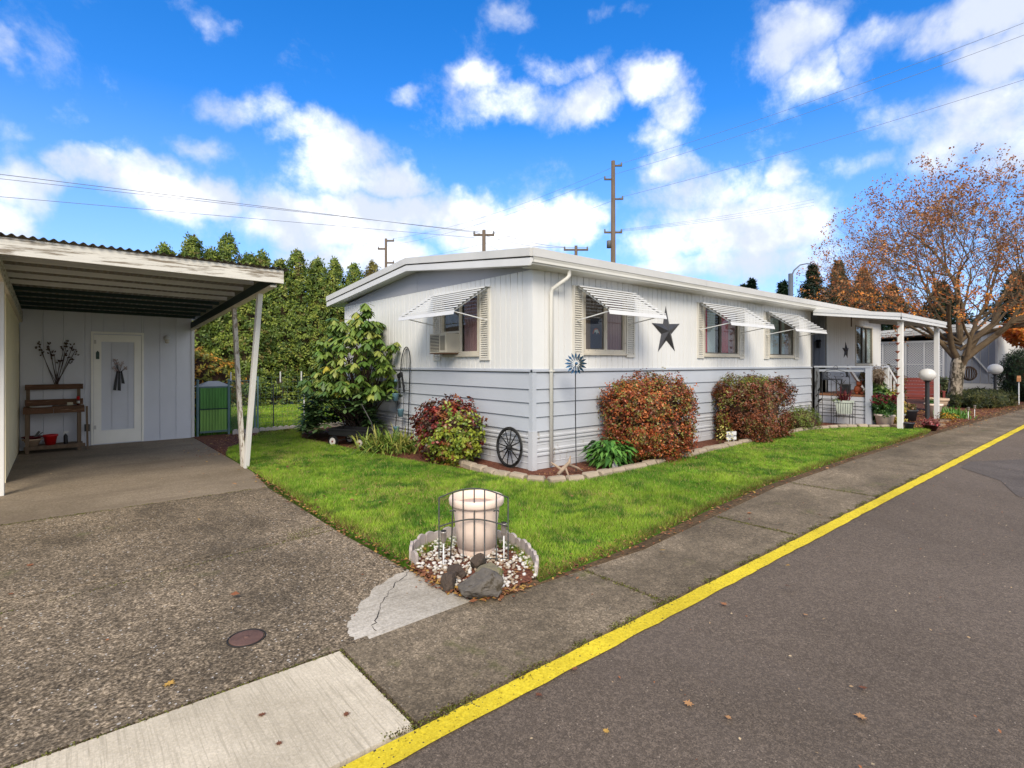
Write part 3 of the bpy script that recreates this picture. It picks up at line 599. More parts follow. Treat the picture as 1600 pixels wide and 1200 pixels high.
MB().box(HX, HX2, HY2-.012, HY2, 0, 2.86).build('rear_wall', wall_white, house)
# downspout
mb = MB(); mb.tube([(5.50, HY-.24, EZ-.22), (5.50, HY-.24, EZ-.30), (5.48, HY-.22, EZ-.34), (5.34, HY-.07, EZ-.48), (5.33, HY-.055, EZ-.53), (5.33, HY-.055, .06)], [.03]*6, 8)
mb.build('downspout', gutter_m, house)
MB(LF).box(5.295, 5.365, .0, .09, 1.385, 1.40).build('downspout_strap', gutter_m, house)

curtain_cols = {}
def curtain(tf, a, b, z0, z1, mat, parent, n=.0, folds=.07):
    k = max(6, int((b-a)/.012)); us = [a+(b-a)*i/k for i in range(k+1)]
    mb = MB(tf); v = []
    for z in (z0, z1): v += [(u, n+.018*math.sin(u/folds*2*PI+.8*math.sin(u*21))-.006*math.sin(u*93), z) for u in us]
    mb.add(v, [(i, i+1, k+2+i, k+1+i) for i in range(k)], True); return mb.build('curtain', mat, parent)
mauve = M('mauve_curtain', S(190, 140, 142, .85), .8, .1, 3); brownc = M('brown_blind', S(150, 122, 106, .75), .8, .12, 3)
redc = M('red_curtain', S(214, 44, 62, 1.0), .8, .1, 3); sheer = M('white_sheer', S(235, 236, 234, .95), .8, .06, 3); greyc = M('grey_green_curtain', S(190, 196, 184, .85), .8, .08, 3)
frame_m = M('window_frame_paint', S(214, 206, 188, .8), .5, .06, 4, wear=(S(130, 116, 92, .7), .36, 12, (1, 1, 1)))
alu_m = M('brown_sash', S(120, 112, 100, .6), .4, .08)
def window(tf, u0, u1, z0, z1, mullions, curtains, sash=frame_m):
    fr = MB(tf); w = .035
    fr.box(u0, u0+w, -.05, .035, z0, z1).box(u1-w, u1, -.05, .035, z0, z1).box(u0+w, u1-w, -.05, .035, z1-w, z1).box(u0+w, u1-w, -.05, .035, z0, z0+w)
    f = fr.build('window', frame_m, house)
    MB(tf).box(u0-.02, u1+.02, .0, .055, z0-.03, z0-.002).build('sill', frame_m, f)
    edges = [u0+w]+mullions+[u1-w]
    for i, m in enumerate(mullions): MB(tf).box(m-.018, m+.018, -.02, .026, z0+w+.001, z1-w-.001).build('mullion', sash, f)
    for i in range(len(edges)-1):
        a = edges[i]+(.019 if i else .001); b = edges[i+1]-(.019 if i < len(mullions) else .001)
        MB(tf).box(a, b, -.004+.004*i, .0+.004*i, z0+w+.001, z1-w-.001).build('pane', glass_m, f)
        MB(tf).box(a, b, .004, .018, z0+w+.001, z0+w+.022).box(a, b, .004, .018, z1-w-.022, z1-w-.001).box(a, a+.016, .004, .018, z0+w+.022, z1-w-.022).box(b-.016, b, .004, .018, z0+w+.022, z1-w-.022).build('sash', sash, f)
    for (a, b, mat) in curtains: curtain(tf, a, b, z0+.03, z1-.03, mat, f, n=-.045)
    MB(tf).box(u0-.05, u1+.05, -.195, -.19, z0-.05, z1+.05).build('dark_room_panel', dark_m, f)  # near-black panel stands in for the unlit room behind the glass
    return f
w1 = window(LF, *WL[0], [6.56], [(6.08, 6.54, brownc), (6.56, 7.02, mauve)])
w2 = window(LF, *WL[1], [10.08], [(9.46, 9.66, redc), (9.66, 10.0, sheer), (10.12, 10.45, redc), (10.45, 10.76, mauve)], alu_m)
w3 = window(LF, *WL[2], [12.82], [(12.2, 12.5, sheer), (12.5, 12.8, greyc), (12.8, 13.15, greyc), (13.15, 13.5, brownc)], alu_m)
w4 = window(LF, *WL[3], [18.35, 18.72], [(18.3, 19.2, sheer)], alu_m)
w5 = window(GF, *WG[0], [7.22], [(6.72, 7.2, mauve), (7.24, 7.74, brownc)])
# blinds slats of the porch window
mb = MB(LF)
for i in range(22): mb.box(17.8, 18.34, -.07, -.045, 1.52+i*.048, 1.528+i*.048)
mb.build('blind', sheer, w4)
MB(GF).box(7.235, 7.72, .0, .03, 2.0, 2.035).build('sash_rail', frame_m, w5)
# team flag hung inside the first window: blue cloth with a white and orange horse-head stroke
MB(LF).box(6.24, 6.50, -.020, -.017, 1.74, 2.2).build('window_flag', M('flag_blue', S(52, 58, 92, .6), .8, .1), w1)
mb = MB(LF); pts = [(6.29, 1.98), (6.32, 2.03), (6.37, 2.05), (6.42, 2.03), (6.45, 1.98)]
for i in range(4): mb.add([(pts[i][0], -.015, pts[i][1]), (pts[i+1][0], -.015, pts[i+1][1]), (pts[i+1][0]-.006, -.015, pts[i+1][1]-.03), (pts[i][0]+.006, -.015, pts[i][1]-.03)], [(0, 1, 2, 3)])
mb.build('flag_emblem', M('flag_orange', S(226, 98, 40, .9), .7), w1)
mb = MB(LF); mb.add([(6.33, -.013, 2.02), (6.40, -.013, 2.03), (6.44, -.013, 1.97), (6.40, -.013, 1.985), (6.38, -.013, 1.95), (6.36, -.013, 1.99), (6.32, -.013, 1.975)], [(0, 1, 2, 3, 4, 5, 6)]); mb.build('flag_emblem', white_m, w1)
# shutters
def shutter(tf, u0, u1, z0, z1):
    mb = MB(tf); mb.box(u0, u0+.03, .014, .042, z0, z1).box(u1-.03, u1, .014, .042, z0, z1).box(u0+.03, u1-.03, .014, .040, z1-.04, z1).box(u0+.03, u1-.03, .014, .040, z0, z0+.04)
    o = mb.build('shutter', frame_m if False else shutter_m, house)
    sl_ = MB(tf); z = z0+.045; 
    while z < z1-.06:
        sl_.add([(u0+.03, .016, z+.022), (u1-.03, .016, z+.022), (u1-.03, .036, z), (u0+.03, .036, z), (u0+.03, .016, z+.028), (u1-.03, .016, z+.028), (u1-.03, .036, z+.006), (u0+.03, .036, z+.006)], [(0, 1, 2, 3), (4, 5, 6, 7), (2, 3, 7, 6), (0, 1, 5, 4)]); z += .034
    s_ = sl_.build('louvres', shutter_m, o); s_['kind'] = 'stuff'
shutter_m = M('shutter_plastic', S(222, 218, 206, .82), .5, .04, 3)
for (a, b, z0, z1) in ((5.80, 6.02, 1.60, 2.66), (7.06, 7.28, 1.60, 2.62), (9.21, 9.42, 1.60, 2.66), (10.81, 11.03, 1.60, 2.62), (11.95, 12.17, 1.60, 2.66), (13.53, 13.77, 1.60, 2.62)): shutter(LF, a, b, z0, z1)
for (a, b, z0, z1) in ((7.79, 8.02, 1.55, 2.60), (6.43, 6.67, 1.55, 2.64)): shutter(GF, a, b, z0, z1)
# slatted awnings
def awning(tf, u0, u1, zt, zb, out, lab):
    a = MB(tf).box(u0, u1, .014, .05, zt-.012, zt+.012).build('awning', white_m, house); a['label'] = lab
    n = 9
    for i in range(n):
        t0, t1 = i/n, (i+1)/n; n0, n1 = .05+out*t0, .05+out*t1+.006; zc = zt+(zb-zt)*t0; zd = zt+(zb-zt)*t1
        sm = i/n*.0
        m = MB(tf); x0, x1 = u0+sm, u1-sm
        # each slat is a shallow Z pressing: near-flat top then a drop lip
        z_a = zc-.004; z_b = zc-.008
        m.add([(x0, n0, z_a), (x1, n0, z_a), (x1, n1, z_b), (x0, n1, z_b), (x0, n1+.004, z_b-.019), (x1, n1+.004, z_b-.019)], [(0, 1, 2, 3), (3, 2, 5, 4)]); m.build('slat', M('awning_slat', S(226, 226, 222, .74), .45, .05), a)
    MB(tf).add([(u0-.01, out+.055, zb+.012), (u1+.01, out+.055, zb+.012), (u1+.01, out+.075, zb-.05), (u0-.01, out+.075, zb-.05), (u0-.01, out+.06, zb-.052), (u1+.01, out+.06, zb-.052)], [(0, 1, 2, 3), (3, 2, 5, 4)]).build('front_bar', white_m, a)
    for u in (u0+.05, u1-.05):
        MB(tf).bar((u, .03, zb-.10), (u, out+.05, zb), .014).build('arm', white_m, a)
        MB(tf).bar((u, .06, zt-.02), (u, out+.05, zb-.005), .018).build('rafter', white_m, a)
awning(LF, 5.84, 7.20, 2.655, 2.24, .62, 'slatted awning over the window nearest the house corner')
awning(LF, 9.22, 10.95, 2.655, 2.24, .62, 'slatted awning over the window with red curtains')
awning(LF, 11.97, 13.68, 2.655, 2.24, .62, 'slatted awning over the window beside the porch')
awning(GF, 6.42, 8.05, 2.67, 2.26, .62, 'slatted awning over the gable window with the air conditioner')
# vents on the roof
mb = MB(); mb.lathe([(.05, 0), (.05, .16), (.09, .17), (.09, .2), (.001, .24)], (12.5, 6.6, rz(6.6)), 10); mb.build('roof_vent', M('vent_metal', S(120, 120, 118, .7), .4, .1, metal=.3), house)

# ================================================================== PORCH
porch = thing('porch', 'grey clad porch deck with railing and steps projecting from the white house', 'porch', (14.9, 4.3, 0))
PX0, PX1, PY0, PY1 = 14.70, 17.6, 4.25, 5.44
box('deck', PX0+.02, PX1-.02, PY0+.02, PY1, .70, .745, M('deck_wood', S(150, 104, 74, .7), .7, .15, 4), porch)
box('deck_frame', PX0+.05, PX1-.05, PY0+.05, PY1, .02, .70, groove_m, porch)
for i, (z0, z1) in enumerate(((.02, .19), (.20, .27), (.28, .38), (.39, .46), (.47, .58), (.59, .70))):
    box('siding_board', PX0, PX0+.04, PY0+.02, PY1, z0, z1-.008, skirt_m, porch)
    box('siding_board', PX0+.05, PX1, PY0, PY0+.04, z0, z1-.008, skirt_m, porch)
box('railing_post', PX0-.05, PX0+.07, PY0-.06, PY0+.06, .0, 1.40, wall_gray, porch, .004)
box('railing_post', PX0-.04, PX0+.05, PY1-.10, PY1-.01, .0, 1.40, M('worn_grey_post', S(130, 134, 138, .7), .7, .1, 3, wear=(S(70, 70, 68, .7), .45, 7, (2, 2, .4))), porch, .004)
box('handrail', PX0-.06, PX0+.08, PY0-.05, PY1, 1.40, 1.44, wall_gray, porch)
box('rail', PX0-.01, PX0+.03, PY0+.06, PY1-.1, 1.30, 1.36, wall_gray, porch)
box('handrail', PX0+.08, 16.1, PY0-.05, PY0+.06, 1.40, 1.44, wall_gray, porch)
box('railing_post', 16.0, 16.1, PY0-.05, PY0+.05, .0, 1.40, white_m, porch)
for i in range(4):
    x = 16.1+i*.30
    box('step', x, x+.32, PY0-.02, PY1-.2, .60-i*.17, .64-i*.17, M('deck_wood', (0, 0, 0)), porch)
MB().bar((16.1, PY0, 1.42), (17.4, PY0, .72), .05, .08).build('stair_rail', white_m, porch)
MB().bar((16.1, PY1-.3, 1.42), (17.4, PY1-.3, .72), .05, .08).build('stair_rail', white_m, porch)
for i in range(4):
    x = 16.4+i*.3; MB().bar((x, PY0, .1), (x, PY0, 1.26-i*.16), .035).build('baluster', white_m, porch)
canopy = thing('porch_canopy', 'flat white metal porch canopy on two square posts above the front steps', 'canopy', (14.5, 3.57, 0))
CX0, CX1, CY0, CY1 = 14.12, 18.2, 3.46, 5.26
mb = MB(); mb.add([(CX0, CY0, 2.60), (CX1, CY0, 2.60), (CX1, CY1, 2.83), (CX0, CY1, 2.83), (CX0, CY0, 2.57), (CX1, CY0, 2.57), (CX1, CY1, 2.80), (CX0, CY1, 2.80)], [(0, 1, 2, 3), (4, 5, 6, 7), (0, 1, 5, 4), (1, 2, 6, 5), (2, 3, 7, 6), (3, 0, 4, 7)])
cr = mb.build('canopy_roof', white_m, canopy)
for (p, q, nm) in (((CX0, CY0), (CX1, CY0), 0), ((CX0, CY0), (CX0, CY1), 1), ((CX1, CY0), (CX1, CY1), 2)):
    z = lambda y: 2.60+.23*(y-CY0)/(CY1-CY0)
    for (dz0, dz1, off) in ((.012, -.07, .012), (-.07, -.13, .0), (-.13, -.145, .02)):
        o_ = off; a = (p[0]-(o_ if nm < 2 else 0)+(o_ if nm == 2 else 0), p[1]-(o_ if nm == 0 else 0)); b = (q[0]-(o_ if nm == 1 else 0)+(o_ if nm != 1 else 0), q[1]-(o_ if nm == 0 else 0))
        m = MB(); t = .02; dx, dy = (0, t) if nm == 0 else ((t, 0) if nm == 1 else (-t, 0))
        v = [(a[0], a[1], z(a[1])+dz0), (b[0], b[1], z(b[1])+dz0), (b[0], b[1], z(b[1])+dz1), (a[0], a[1], z(a[1])+dz1)]
        v += [(x+dx, y+dy, zz) for x, y, zz in v]
        m.add(v, [(0, 1, 2, 3), (4, 5, 6, 7), (0, 1, 5, 4), (1, 2, 6, 5), (2, 3, 7, 6), (3, 0, 4, 7)]).build('fascia', white_m, canopy)
for i in range(13):
    x = CX0+.15+i*.31
    MB().add([(x, CY0+.03, 2.565), (x+.02, CY0+.03, 2.565), (x+.02, CY1, 2.795), (x, CY1, 2.795), (x, CY0+.03, 2.54), (x+.02, CY0+.03, 2.54), (x+.02, CY1, 2.77), (x, CY1, 2.77)], [(0, 3, 7, 4), (1, 2, 6, 5), (4, 5, 6, 7), (0, 1, 5, 4)]).build('roof_rib', white_m, canopy)
for (x, y, m_) in ((14.46, 3.57, post_w), (17.95, 3.62, white_m)):
    MB().box(x-.06, x+.045, y-.06, y+.045, .0, 2.45).build('post', m_, canopy, .005)
    MB().box(x+.0455, x+.065, y-.04, y-.02, .1, 2.44).build('post_channel', white_m, canopy)

# ================================================================== CARPORT
cp = thing('carport', 'weathered white carport with peeling fascia, corrugated roof and paired slanting posts', 'carport', (.8, 8.4, 0))
FY = 7.0
def bz(y): return 2.50-(y-FY)*.054          # underside of side beams
# front fascia follows a slight fall to the right
mb = MB(); xa, xb = -5.2, 2.16
v = [(x, y, z+dz) for x, dz in ((xa, .10), (xb, 0)) for y in (FY-.02, FY+.02) for z in (2.50, 2.665)]
mb.add(v, [(0, 1, 3, 2), (4, 6, 7, 5), (0, 4, 5, 1), (2, 3, 7, 6), (0, 2, 6, 4), (1, 5, 7, 3)]); mb.build('fascia_board', peel_w, cp, .003)
nx = 96*8; xs_ = np.linspace(xa-.02, xb+.05, nx+1); wv = .012*np.cos((xs_-xa)/.076*2*PI); fall = .10*(xb-xs_)/(xb-xa)
V = []
for y in (FY-.06, FY+1.9, FY+3.8, 12.75): V.append(np.c_[xs_, np.full(nx+1, y), 2.685+wv+fall-(y-FY)*.05])
for y in (12.75, FY+3.8, FY+1.9, FY-.06): V.append(np.c_[xs_, np.full(nx+1, y), 2.682+wv+fall-(y-FY)*.05])
V = np.concatenate(V); Fq = []
for r_ in range(7):
    if r_ == 3: continue
    i = np.arange(nx); Fq.append(np.c_[r_*(nx+1)+i, r_*(nx+1)+i+1, (r_+1)*(nx+1)+i+1, (r_+1)*(nx+1)+i])
raw('corrugated_roof', V, 4, corr_m, cp, F=np.concatenate(Fq))
py_ = [7.32, 7.82, 8.34, 8.84, 9.32, 9.85, 10.35, 10.85, 11.35, 11.85]
for i, y in enumerate(py_):
    zt = 2.655-(y-FY)*.05
    m = MB(); v = [(x, yy, zt+z+.10*(xb-x)/(xb-xa)) for x in (-5.2, 2.02) for yy in (y-.02, y+.02) for z in (-.052, 0)]
    m.add(v, [(0, 1, 3, 2), (4, 6, 7, 5), (0, 4, 5, 1), (2, 3, 7, 6), (0, 2, 6, 4), (1, 5, 7, 3)]); o = m.build('joist', white_m if i < 5 else greenbeam, cp)
    if i >= 5: o['label'] = 'dark green joist'
for (x, w) in ((2.05, .045), (-.50, .045)):
    m = MB(); f_ = .10*(xb-x)/(xb-xa)
    v = [(xx, y, bz(y)+z+f_-.02) for xx in (x-w/2, x+w/2) for y in (FY+.025, 12.38) for z in (0, .13)]
    m.add(v, [(0, 1, 3, 2), (4, 6, 7, 5), (0, 4, 5, 1), (2, 3, 7, 6), (0, 2, 6, 4), (1, 5, 7, 3)]); m.build('side_beam', greenbeam, cp)
    v = [(xx, y, bz(y)+z+f_-.045) for xx in (x-w/2-.012, x+w/2+.014) for y in (FY+.03, 12.37) for z in (0, .024)]
    m = MB(); m.add(v, [(0, 1, 3, 2), (4, 6, 7, 5), (0, 4, 5, 1), (2, 3, 7, 6), (0, 2, 6, 4), (1, 5, 7, 3)]); m.build('beam_trim', purl_w, cp)
    m = MB(); v = [(x+w/2+dx, y, bz(y)+z+f_) for dx in (.003, .018) for y in (FY+.025, 12.38) for z in (-.02, .13)]
    m.add(v, [(0, 1, 3, 2), (4, 6, 7, 5), (0, 4, 5, 1), (2, 3, 7, 6), (0, 2, 6, 4), (1, 5, 7, 3)]); m.build('outer_board', peel_w, cp)
MB().bar((2.05, 8.30, 0), (2.05, 7.62, 2.44), .09, .06, (1, 0, 0)).build('post', post_w, cp, .004)
MB().bar((2.05, 8.46, 0), (2.05, 9.0, 2.36), .085, .055, (1, 0, 0)).build('post', post_worn, cp, .004)
MB().bar((-.50, 8.36, 0), (-.50, 8.36, 2.46), .07, .09).build('post', post_w, cp, .004)

# storage shed at the back of the carport
shed = thing('storage_shed', 'pale grey storage shed under the carport with one framed door', 'shed', (.8, 12.4, 0))
SF = lambda u, n, z: (u, 12.4-n, z)
SY = 12.4
DW = [(.46, 1.245, .0, 2.06)]
planking(SF, 'L', -.50, 2.06, .02, 2.47, [.30, .27, .30, .27], .007, DW, shed_gray, shed, 'panel', .008)
backing(SF, -.5, 2.06, .02, 2.46, []).build('groove_shade_backing', shed_gray, shed)
box('side_wall', 2.062, 2.085, SY-.02, 15.2, .02, 2.3, shed_gray, shed)
box('rear_room', -3.2, 2.05, SY+.04, 15.2, .02, 2.2, shed_gray, shed)
box('corner_trim', 2.04, 2.095, SY-.03, SY-.008, .02, 2.3, white_m, shed)
box('base_trim', -.5, 2.04, SY-.014, SY-.009, .011, .04, shed_gray, shed)
dm = M('door_white', S(246, 244, 234, .98), .5, .04, 3, wear=(S(190, 184, 168, .8), .3, 8, (1, 1, 1)))
MB(SF).box(.455, .49, .01, .04, .02, 2.085).box(1.215, 1.25, .01, .04, .02, 2.085).box(.49, 1.215, .01, .04, 2.045, 2.085).build('door_frame', dm, shed)
door = MB(SF).box(.495, .605, .0, .028, .03, 2.03).box(1.10, 1.21, .0, .028, .03, 2.03).box(.605, 1.10, .0, .028, 1.90, 2.03).box(.605, 1.10, .0, .028, .03, .27).build('door', dm, shed)
for (a, b) in ((.606, .755), (.761, 1.0), (1.006, 1.099)): MB(SF).box(a, b, .0, .012, .271, 1.899).build('panel', shed_gray, door)
MB(SF).box(.497, .53, .028, .034, 1.86, 1.93).box(.497, .53, .028, .034, .3, .37).build('hinge', M('painted_hinge', S(225, 222, 214, .8), .4), door)
# neighbour's cream wall on the left
nb = thing('neighbour_store', 'cream painted wall of the neighbouring store left of the carport', 'shed', (-.9, 9.3, 0))
box('wall', -3.4, -.52, 9.25, 12.38, .0, 2.44, cream_m, nb)
for i in range(6): box('wall_panel', -.518, -.505, 9.26+i*.52, 9.26+i*.52+.505, .02, 2.36, cream_m, nb)
box('corner_trim', -.55, -.50, 9.19, 9.248, .0, 2.42, cream_m, nb)

# ================================================================== NEIGHBOUR HOUSE (right, far)
nh = thing('neighbour_house', 'pale grey neighbouring home with white lattice porch beyond the maple', 'house', (29.5, 6, 0))
NX = 29.5
NF = lambda u, n, z: (NX-n, u, z)
box('wall', NX+.6, 42, 5.7, 12, 0, 2.5, M('neighbour_grey', S(160, 166, 178, .75), .6, .05), nh)
# lattice panels
def lattice(u0, u1, z0, z1, sp=.105):
    mb = MB(NF); w = .018
    for sgn in (1, -1):
        k = u0-(z1-z0)
        while k < u1+(z1-z0):
            # line u = k + sgn*(z-z0) (shifted for sgn<0)
            pts = []
            for z in (z0, z1):
                u = k+(z-z0) if sgn > 0 else k+(z1-z)
                pts.append((u, z))
            (ua, za), (ub, zb) = pts
            lo, hi = 0., 1.; du = ub-ua
            for lim, s in ((u0, 1), (u1, -1)):
                fa, fb = s*(ua-lim), s*(ub-lim)
                if fa < 0 and fb < 0: lo = 2; break
                if fa < 0: lo = max(lo, fa/(fa-fb))
                elif fb < 0: hi = min(hi, fa/(fa-fb))
            if lo < hi:
                a = (ua+du*lo, za+(zb-za)*lo); b = (ua+du*hi, za+(zb-za)*hi); n0 = .0 if sgn > 0 else .009
                mb.add([(a[0]-w, n0, a[1]), (a[0]+w, n0, a[1]), (b[0]+w, n0, b[1]), (b[0]-w, n0, b[1])], [(0, 1, 2, 3)])
            k += sp
    o = mb.build('lattice', white_m, nh); o['kind'] = 'stuff'
for (a, b) in ((5.75, 6.35), (6.42, 7.0), (7.16, 7.9), (8.0, 9.6)):
    lattice(a, b, 1.5, 2.42); lattice(a, b, .55, 1.42)
mb = MB(NF)
for y in (5.68, 6.36, 7.04, 7.12, 7.93, 9.65): box('lattice_post', NX-.03, NX+.03, y, y+.06, 0, 2.5, white_m, nh)
box('lattice_rail', NX-.025, NX+.025, 5.74, 9.65, 1.43, 1.49, white_m, nh); box('lattice_rail', NX-.025, NX+.025, 5.74, 9.65, 2.43, 2.52, white_m, nh)
box('porch_wall', NX+.1, NX+.55, 5.7, 12, .0, .5, M('neighbour_grey', (0,)*3), nh)
# roof: stepped white edge sloping up towards the right
for (z, x, th) in ((2.52, NX-.3, .10), (2.64, NX-.18, .08), (2.75, NX, .12)):
    m = MB(); v = [(xx, y, z+(11-y)*.055+dz) for xx in (x, 43) for y in (5.0, 13) for dz in (0, th)]
    m.add(v, [(0, 1, 3, 2), (4, 6, 7, 5), (0, 4, 5, 1), (2, 3, 7, 6), (0, 2, 6, 4), (1, 5, 7, 3)]); m.build('roof_edge', roof_m, nh)
gh = thing('neighbour_garage', 'grey board clad building with white corner trims and a white diagonal board beside the maple', 'garage', (31, 4.2, 0))
gm = M('neighbour_board_grey', S(158, 164, 176, .75), .6, .05, 2, objvar=.03)
GG = lambda u, n, z: (31-n, u, z)
planking(GG, 'G', 4.16, 6.4, .62, 2.95, [.28], .02, [], gm, gh, 'board', .015)
box('wall', 31.01, 40, 4.2, 6.4, 0, 2.9, M('garage_side_white', S(226, 222, 212, .8), .6, .05), gh)
box('roof', 30.8, 40.2, 4.0, 6.6, 2.95, 3.05, roof_m, gh)
for z in (.02, .22, .42): box('skirt_board', 30.98, 31.0, 4.16, 6.4, z, z+.19, white_m, gh)
for y in (4.16, 5.62): box('corner_trim', 30.965, 30.984, y-.03, y+.05, .62, 2.0 if y > 5 else 2.95, white_m, gh)
MB(GG).bar((5.45, .05, 2.62), (4.42, .05, 1.12), .05, .13, (0, 1, 0)).build('diagonal_board', white_m, gh)
fh = thing('far_house', 'white house wall glimpsed behind the garage and the orange shrub', 'house', (40, 2, 0))
box('wall', 42, 50, 3.6, 9, 0, 2.7, M('garage_side_white', (0,)*3), fh)
MB().prism([(3.2, 2.7), (9.4, 2.7), (6.3, 4.1)], 41.7, 50.3, 'x').build('roof', M('far_roof', S(190, 186, 182, .8), .7, .1), fh)

# ================================================================== VEGETATION
def clump_leaves(C, N_, spread, per, L, W, colsrc, jit=.6, droop=0, radial=True):
    """per leaves round each clump centre C (n,3) facing N_"""
    n = len(C); P = rep(C, per)+rnd_unit(n*per)*RNG.uniform(.1, 1, (n*per, 1))*spread
    nr = rep(N_, per); V = leaf_quads(P, nr, L, W, droop, jitter=jit)
    col = rep(rep(colsrc(n), per)*RNG.uniform(.82, 1.18, (n*per, 1)), 4)
    return V, col

# arborvitae hedge: one object per tree, crown + trunk
ARB = [S(102, 122, 48, .9), S(132, 146, 58, .93), S(84, 106, 46, .88), S(154, 160, 72, .95), S(126, 116, 60, .85)]
hedge_x = [-2.3, -1.55, -.75, .05, .75, 1.35, 1.95, 2.6, 3.35, 3.95, 4.45, 5.05, 5.55, 6.15, 6.8, 7.5, 8.2, 8.9, 9.7, 10.6, 11.6, 12.7]
hedge_h = [4.3, 4.4, 4.4, 4.5, 4.5, 4.6, 4.8, 5.35, 5.8, 5.5, 6.05, 5.4, 5.6, 5.35, 5.8, 5.6, 5.65, 5.5, 5.7, 5.5, 5.4, 5.4]
hl = ['at the far left end behind the shed', 'second from the left end, behind the shed', 'third from the left end, behind the shed', 'behind the middle of the shed', 'behind the shed door', 'behind the shed lamp', 'low one whose tip just clears the carport roof',
      'first clear tip at the left above the carport roof', 'broad tall one left of the thin spire', 'between the broad tall one and the thin spire', 'the tallest thin spire above the carport roof', 'low one just right of the thin spire', 'with a rounded tip above the carport corner', 'low one behind the carport fascia end', 'with a broad pointed top right of the slanting posts',
      'halfway between the slanting posts and the house', 'above the left edge of the rhododendron', 'low one left of the house roof corner', 'directly left of the house roof corner', 'just behind the house roof corner', 'second last, seen over the sloping roof', 'last of the row over the sloping roof']
for i, (x, hh) in enumerate(zip(hedge_x, hedge_h)):
    y = 20.3+random.uniform(-.2, .2); hh *= .97
    t = thing('arborvitae_tree', 'tall olive green arborvitae in the hedge row, '+hl[i], 'tree', (x, y, 0), 'arborvitae trees in the hedge row')
    t['label'] = 'arborvitae in the hedge row, '+hl[i]
    n = 900; z = RNG.beta(1.1, 1.15, n)*hh; R0 = .78+.1*random.random()
    r = R0*np.clip((1-(z/hh))**.56*1.3, .02, 1.0)*(1-.12*(z < .5)); a = RNG.uniform(0, 2*PI, n)
    bump = 1+.16*np.sin(a*3+z*2.3+i)+.10*np.sin(a*5-z*4)
    r = r*bump*RNG.uniform(.80, 1.05, n)
    C = np.c_[x+r*np.cos(a), y+r*np.sin(a), z+.03]; Nn = np.c_[np.cos(a), np.sin(a), np.full(n, .25)]
    tip_b = random.random() < .15
    def cs(k): return pick(ARB, k, [.36, .26, .24, .09, .05], .15)
    V, col = clump_leaves(C, Nn, .14, 14, .11, .05, cs, .7)
    if tip_b: m = V[:, 2] > hh-.9; col[m] = col[m]*.5+np.array(S(130, 84, 46, .7))*.5
    raw('crown', V, 4, leafmat, t, cols=col)
    MB().tube([(x, y, 0), (x, y, hh*.5), (x, y, hh*.93)], [.09, .06, .015], 6).build('trunk', timber, t)
    MB().lathe([(R0*.62, .1), (R0*.66, 1.5), (R0*.52, 3.0), (R0*.30, hh*.78), (.03, hh*.94)], (x, y, 0), 9).build('dark_inner_core', M('dead_sprays_shade', S(78, 66, 40, .6), .95, .3, 5), t)  # solid dark core: dead inner sprays, also painted shade inside the crown

def ball_bush(name, label, c, rad, cols, wts, nclump, per, L, W, power=2.4, cat='bush', mat=None, colfn=None, top=1.0, group=None, shoots=0):
    t = thing(name, label, cat, (c[0], c[1], 0), group)
    u = rnd_unit(nclump); e = 2/power
    q = np.sign(u)*np.abs(u)**e; q /= (np.sum(np.abs(q)**power, axis=1)**(1/power))[:, None]
    rr = RNG.uniform(.74, 1.0, (nclump, 1))*(1+.07*np.sin(u[:, :1]*7+c[0])+.06*np.sin(u[:, 1:2]*9+u[:, 2:3]*6))
    C = np.array(c)+q*rr*np.array(rad); C[:, 2] = np.maximum(C[:, 2], .05)
    N_ = u*np.array([1, 1, .8])+np.array([0, 0, .5])
    fn = colfn or (lambda k: pick(cols, k, wts, .15))
    if colfn is not None: colarr = colfn(C)
    else: colarr = pick(cols, nclump, wts, .15)
    V, col = clump_leaves(C, N_, rad[2]*.085+.015, per, L, W, lambda k: colarr, .9)
    if shoots:
        ii = RNG.choice(nclump, shoots); P = C[ii]; S_ = P+N_[ii]*RNG.uniform(.03, .12, (shoots, 1))
        V2, c2 = clump_leaves(S_, N_[ii], .03, 6, L, W, lambda k: colarr[ii], 1.0); V = np.concatenate([V, V2]); col = np.concatenate([col, c2])
    raw('foliage', V, 4, mat or gloss_leaf, t, cols=col)
    mb = MB(); r = random.Random(int(c[0]*10))
    for k in range(9):
        a = r.uniform(0, 6.28); mb.tube([(c[0]+.06*math.cos(a), c[1]+.06*math.sin(a), 0), (c[0]+rad[0]*.4*math.cos(a), c[1]+rad[1]*.4*math.sin(a), c[2]*.8), (c[0]+rad[0]*.75*math.cos(a), c[1]+rad[1]*.75*math.sin(a), c[2]+rad[2]*.4)], [.014, .01, .005], 5)
    mb.build('stems', twig_m, t)
    MB().sphere((c[0], c[1], c[2]), 1, 7, rad[0]*.74, rad[1]*.74, rad[2]*.74).build('dark_inner_core', M('twigs_shade', S(84, 58, 40, .6), .95, .3, 6), t)  # solid brown core for inner twigs, its dark tone doubles as shade
    return t
RED = [S(176, 88, 44, .8), S(138, 66, 40, .78), S(134, 124, 54, .8), S(104, 76, 40, .75), S(202, 122, 66, .82)]
ball_bush('rounded_shrub', 'large rounded shrub with orange-red leaves below the first front window and star', (6.98, 4.94, .66), (.78, .58, .66), RED, [.26, .20, .26, .16, .12], 4300, 9, .035, .023, 2.7, shoots=110)
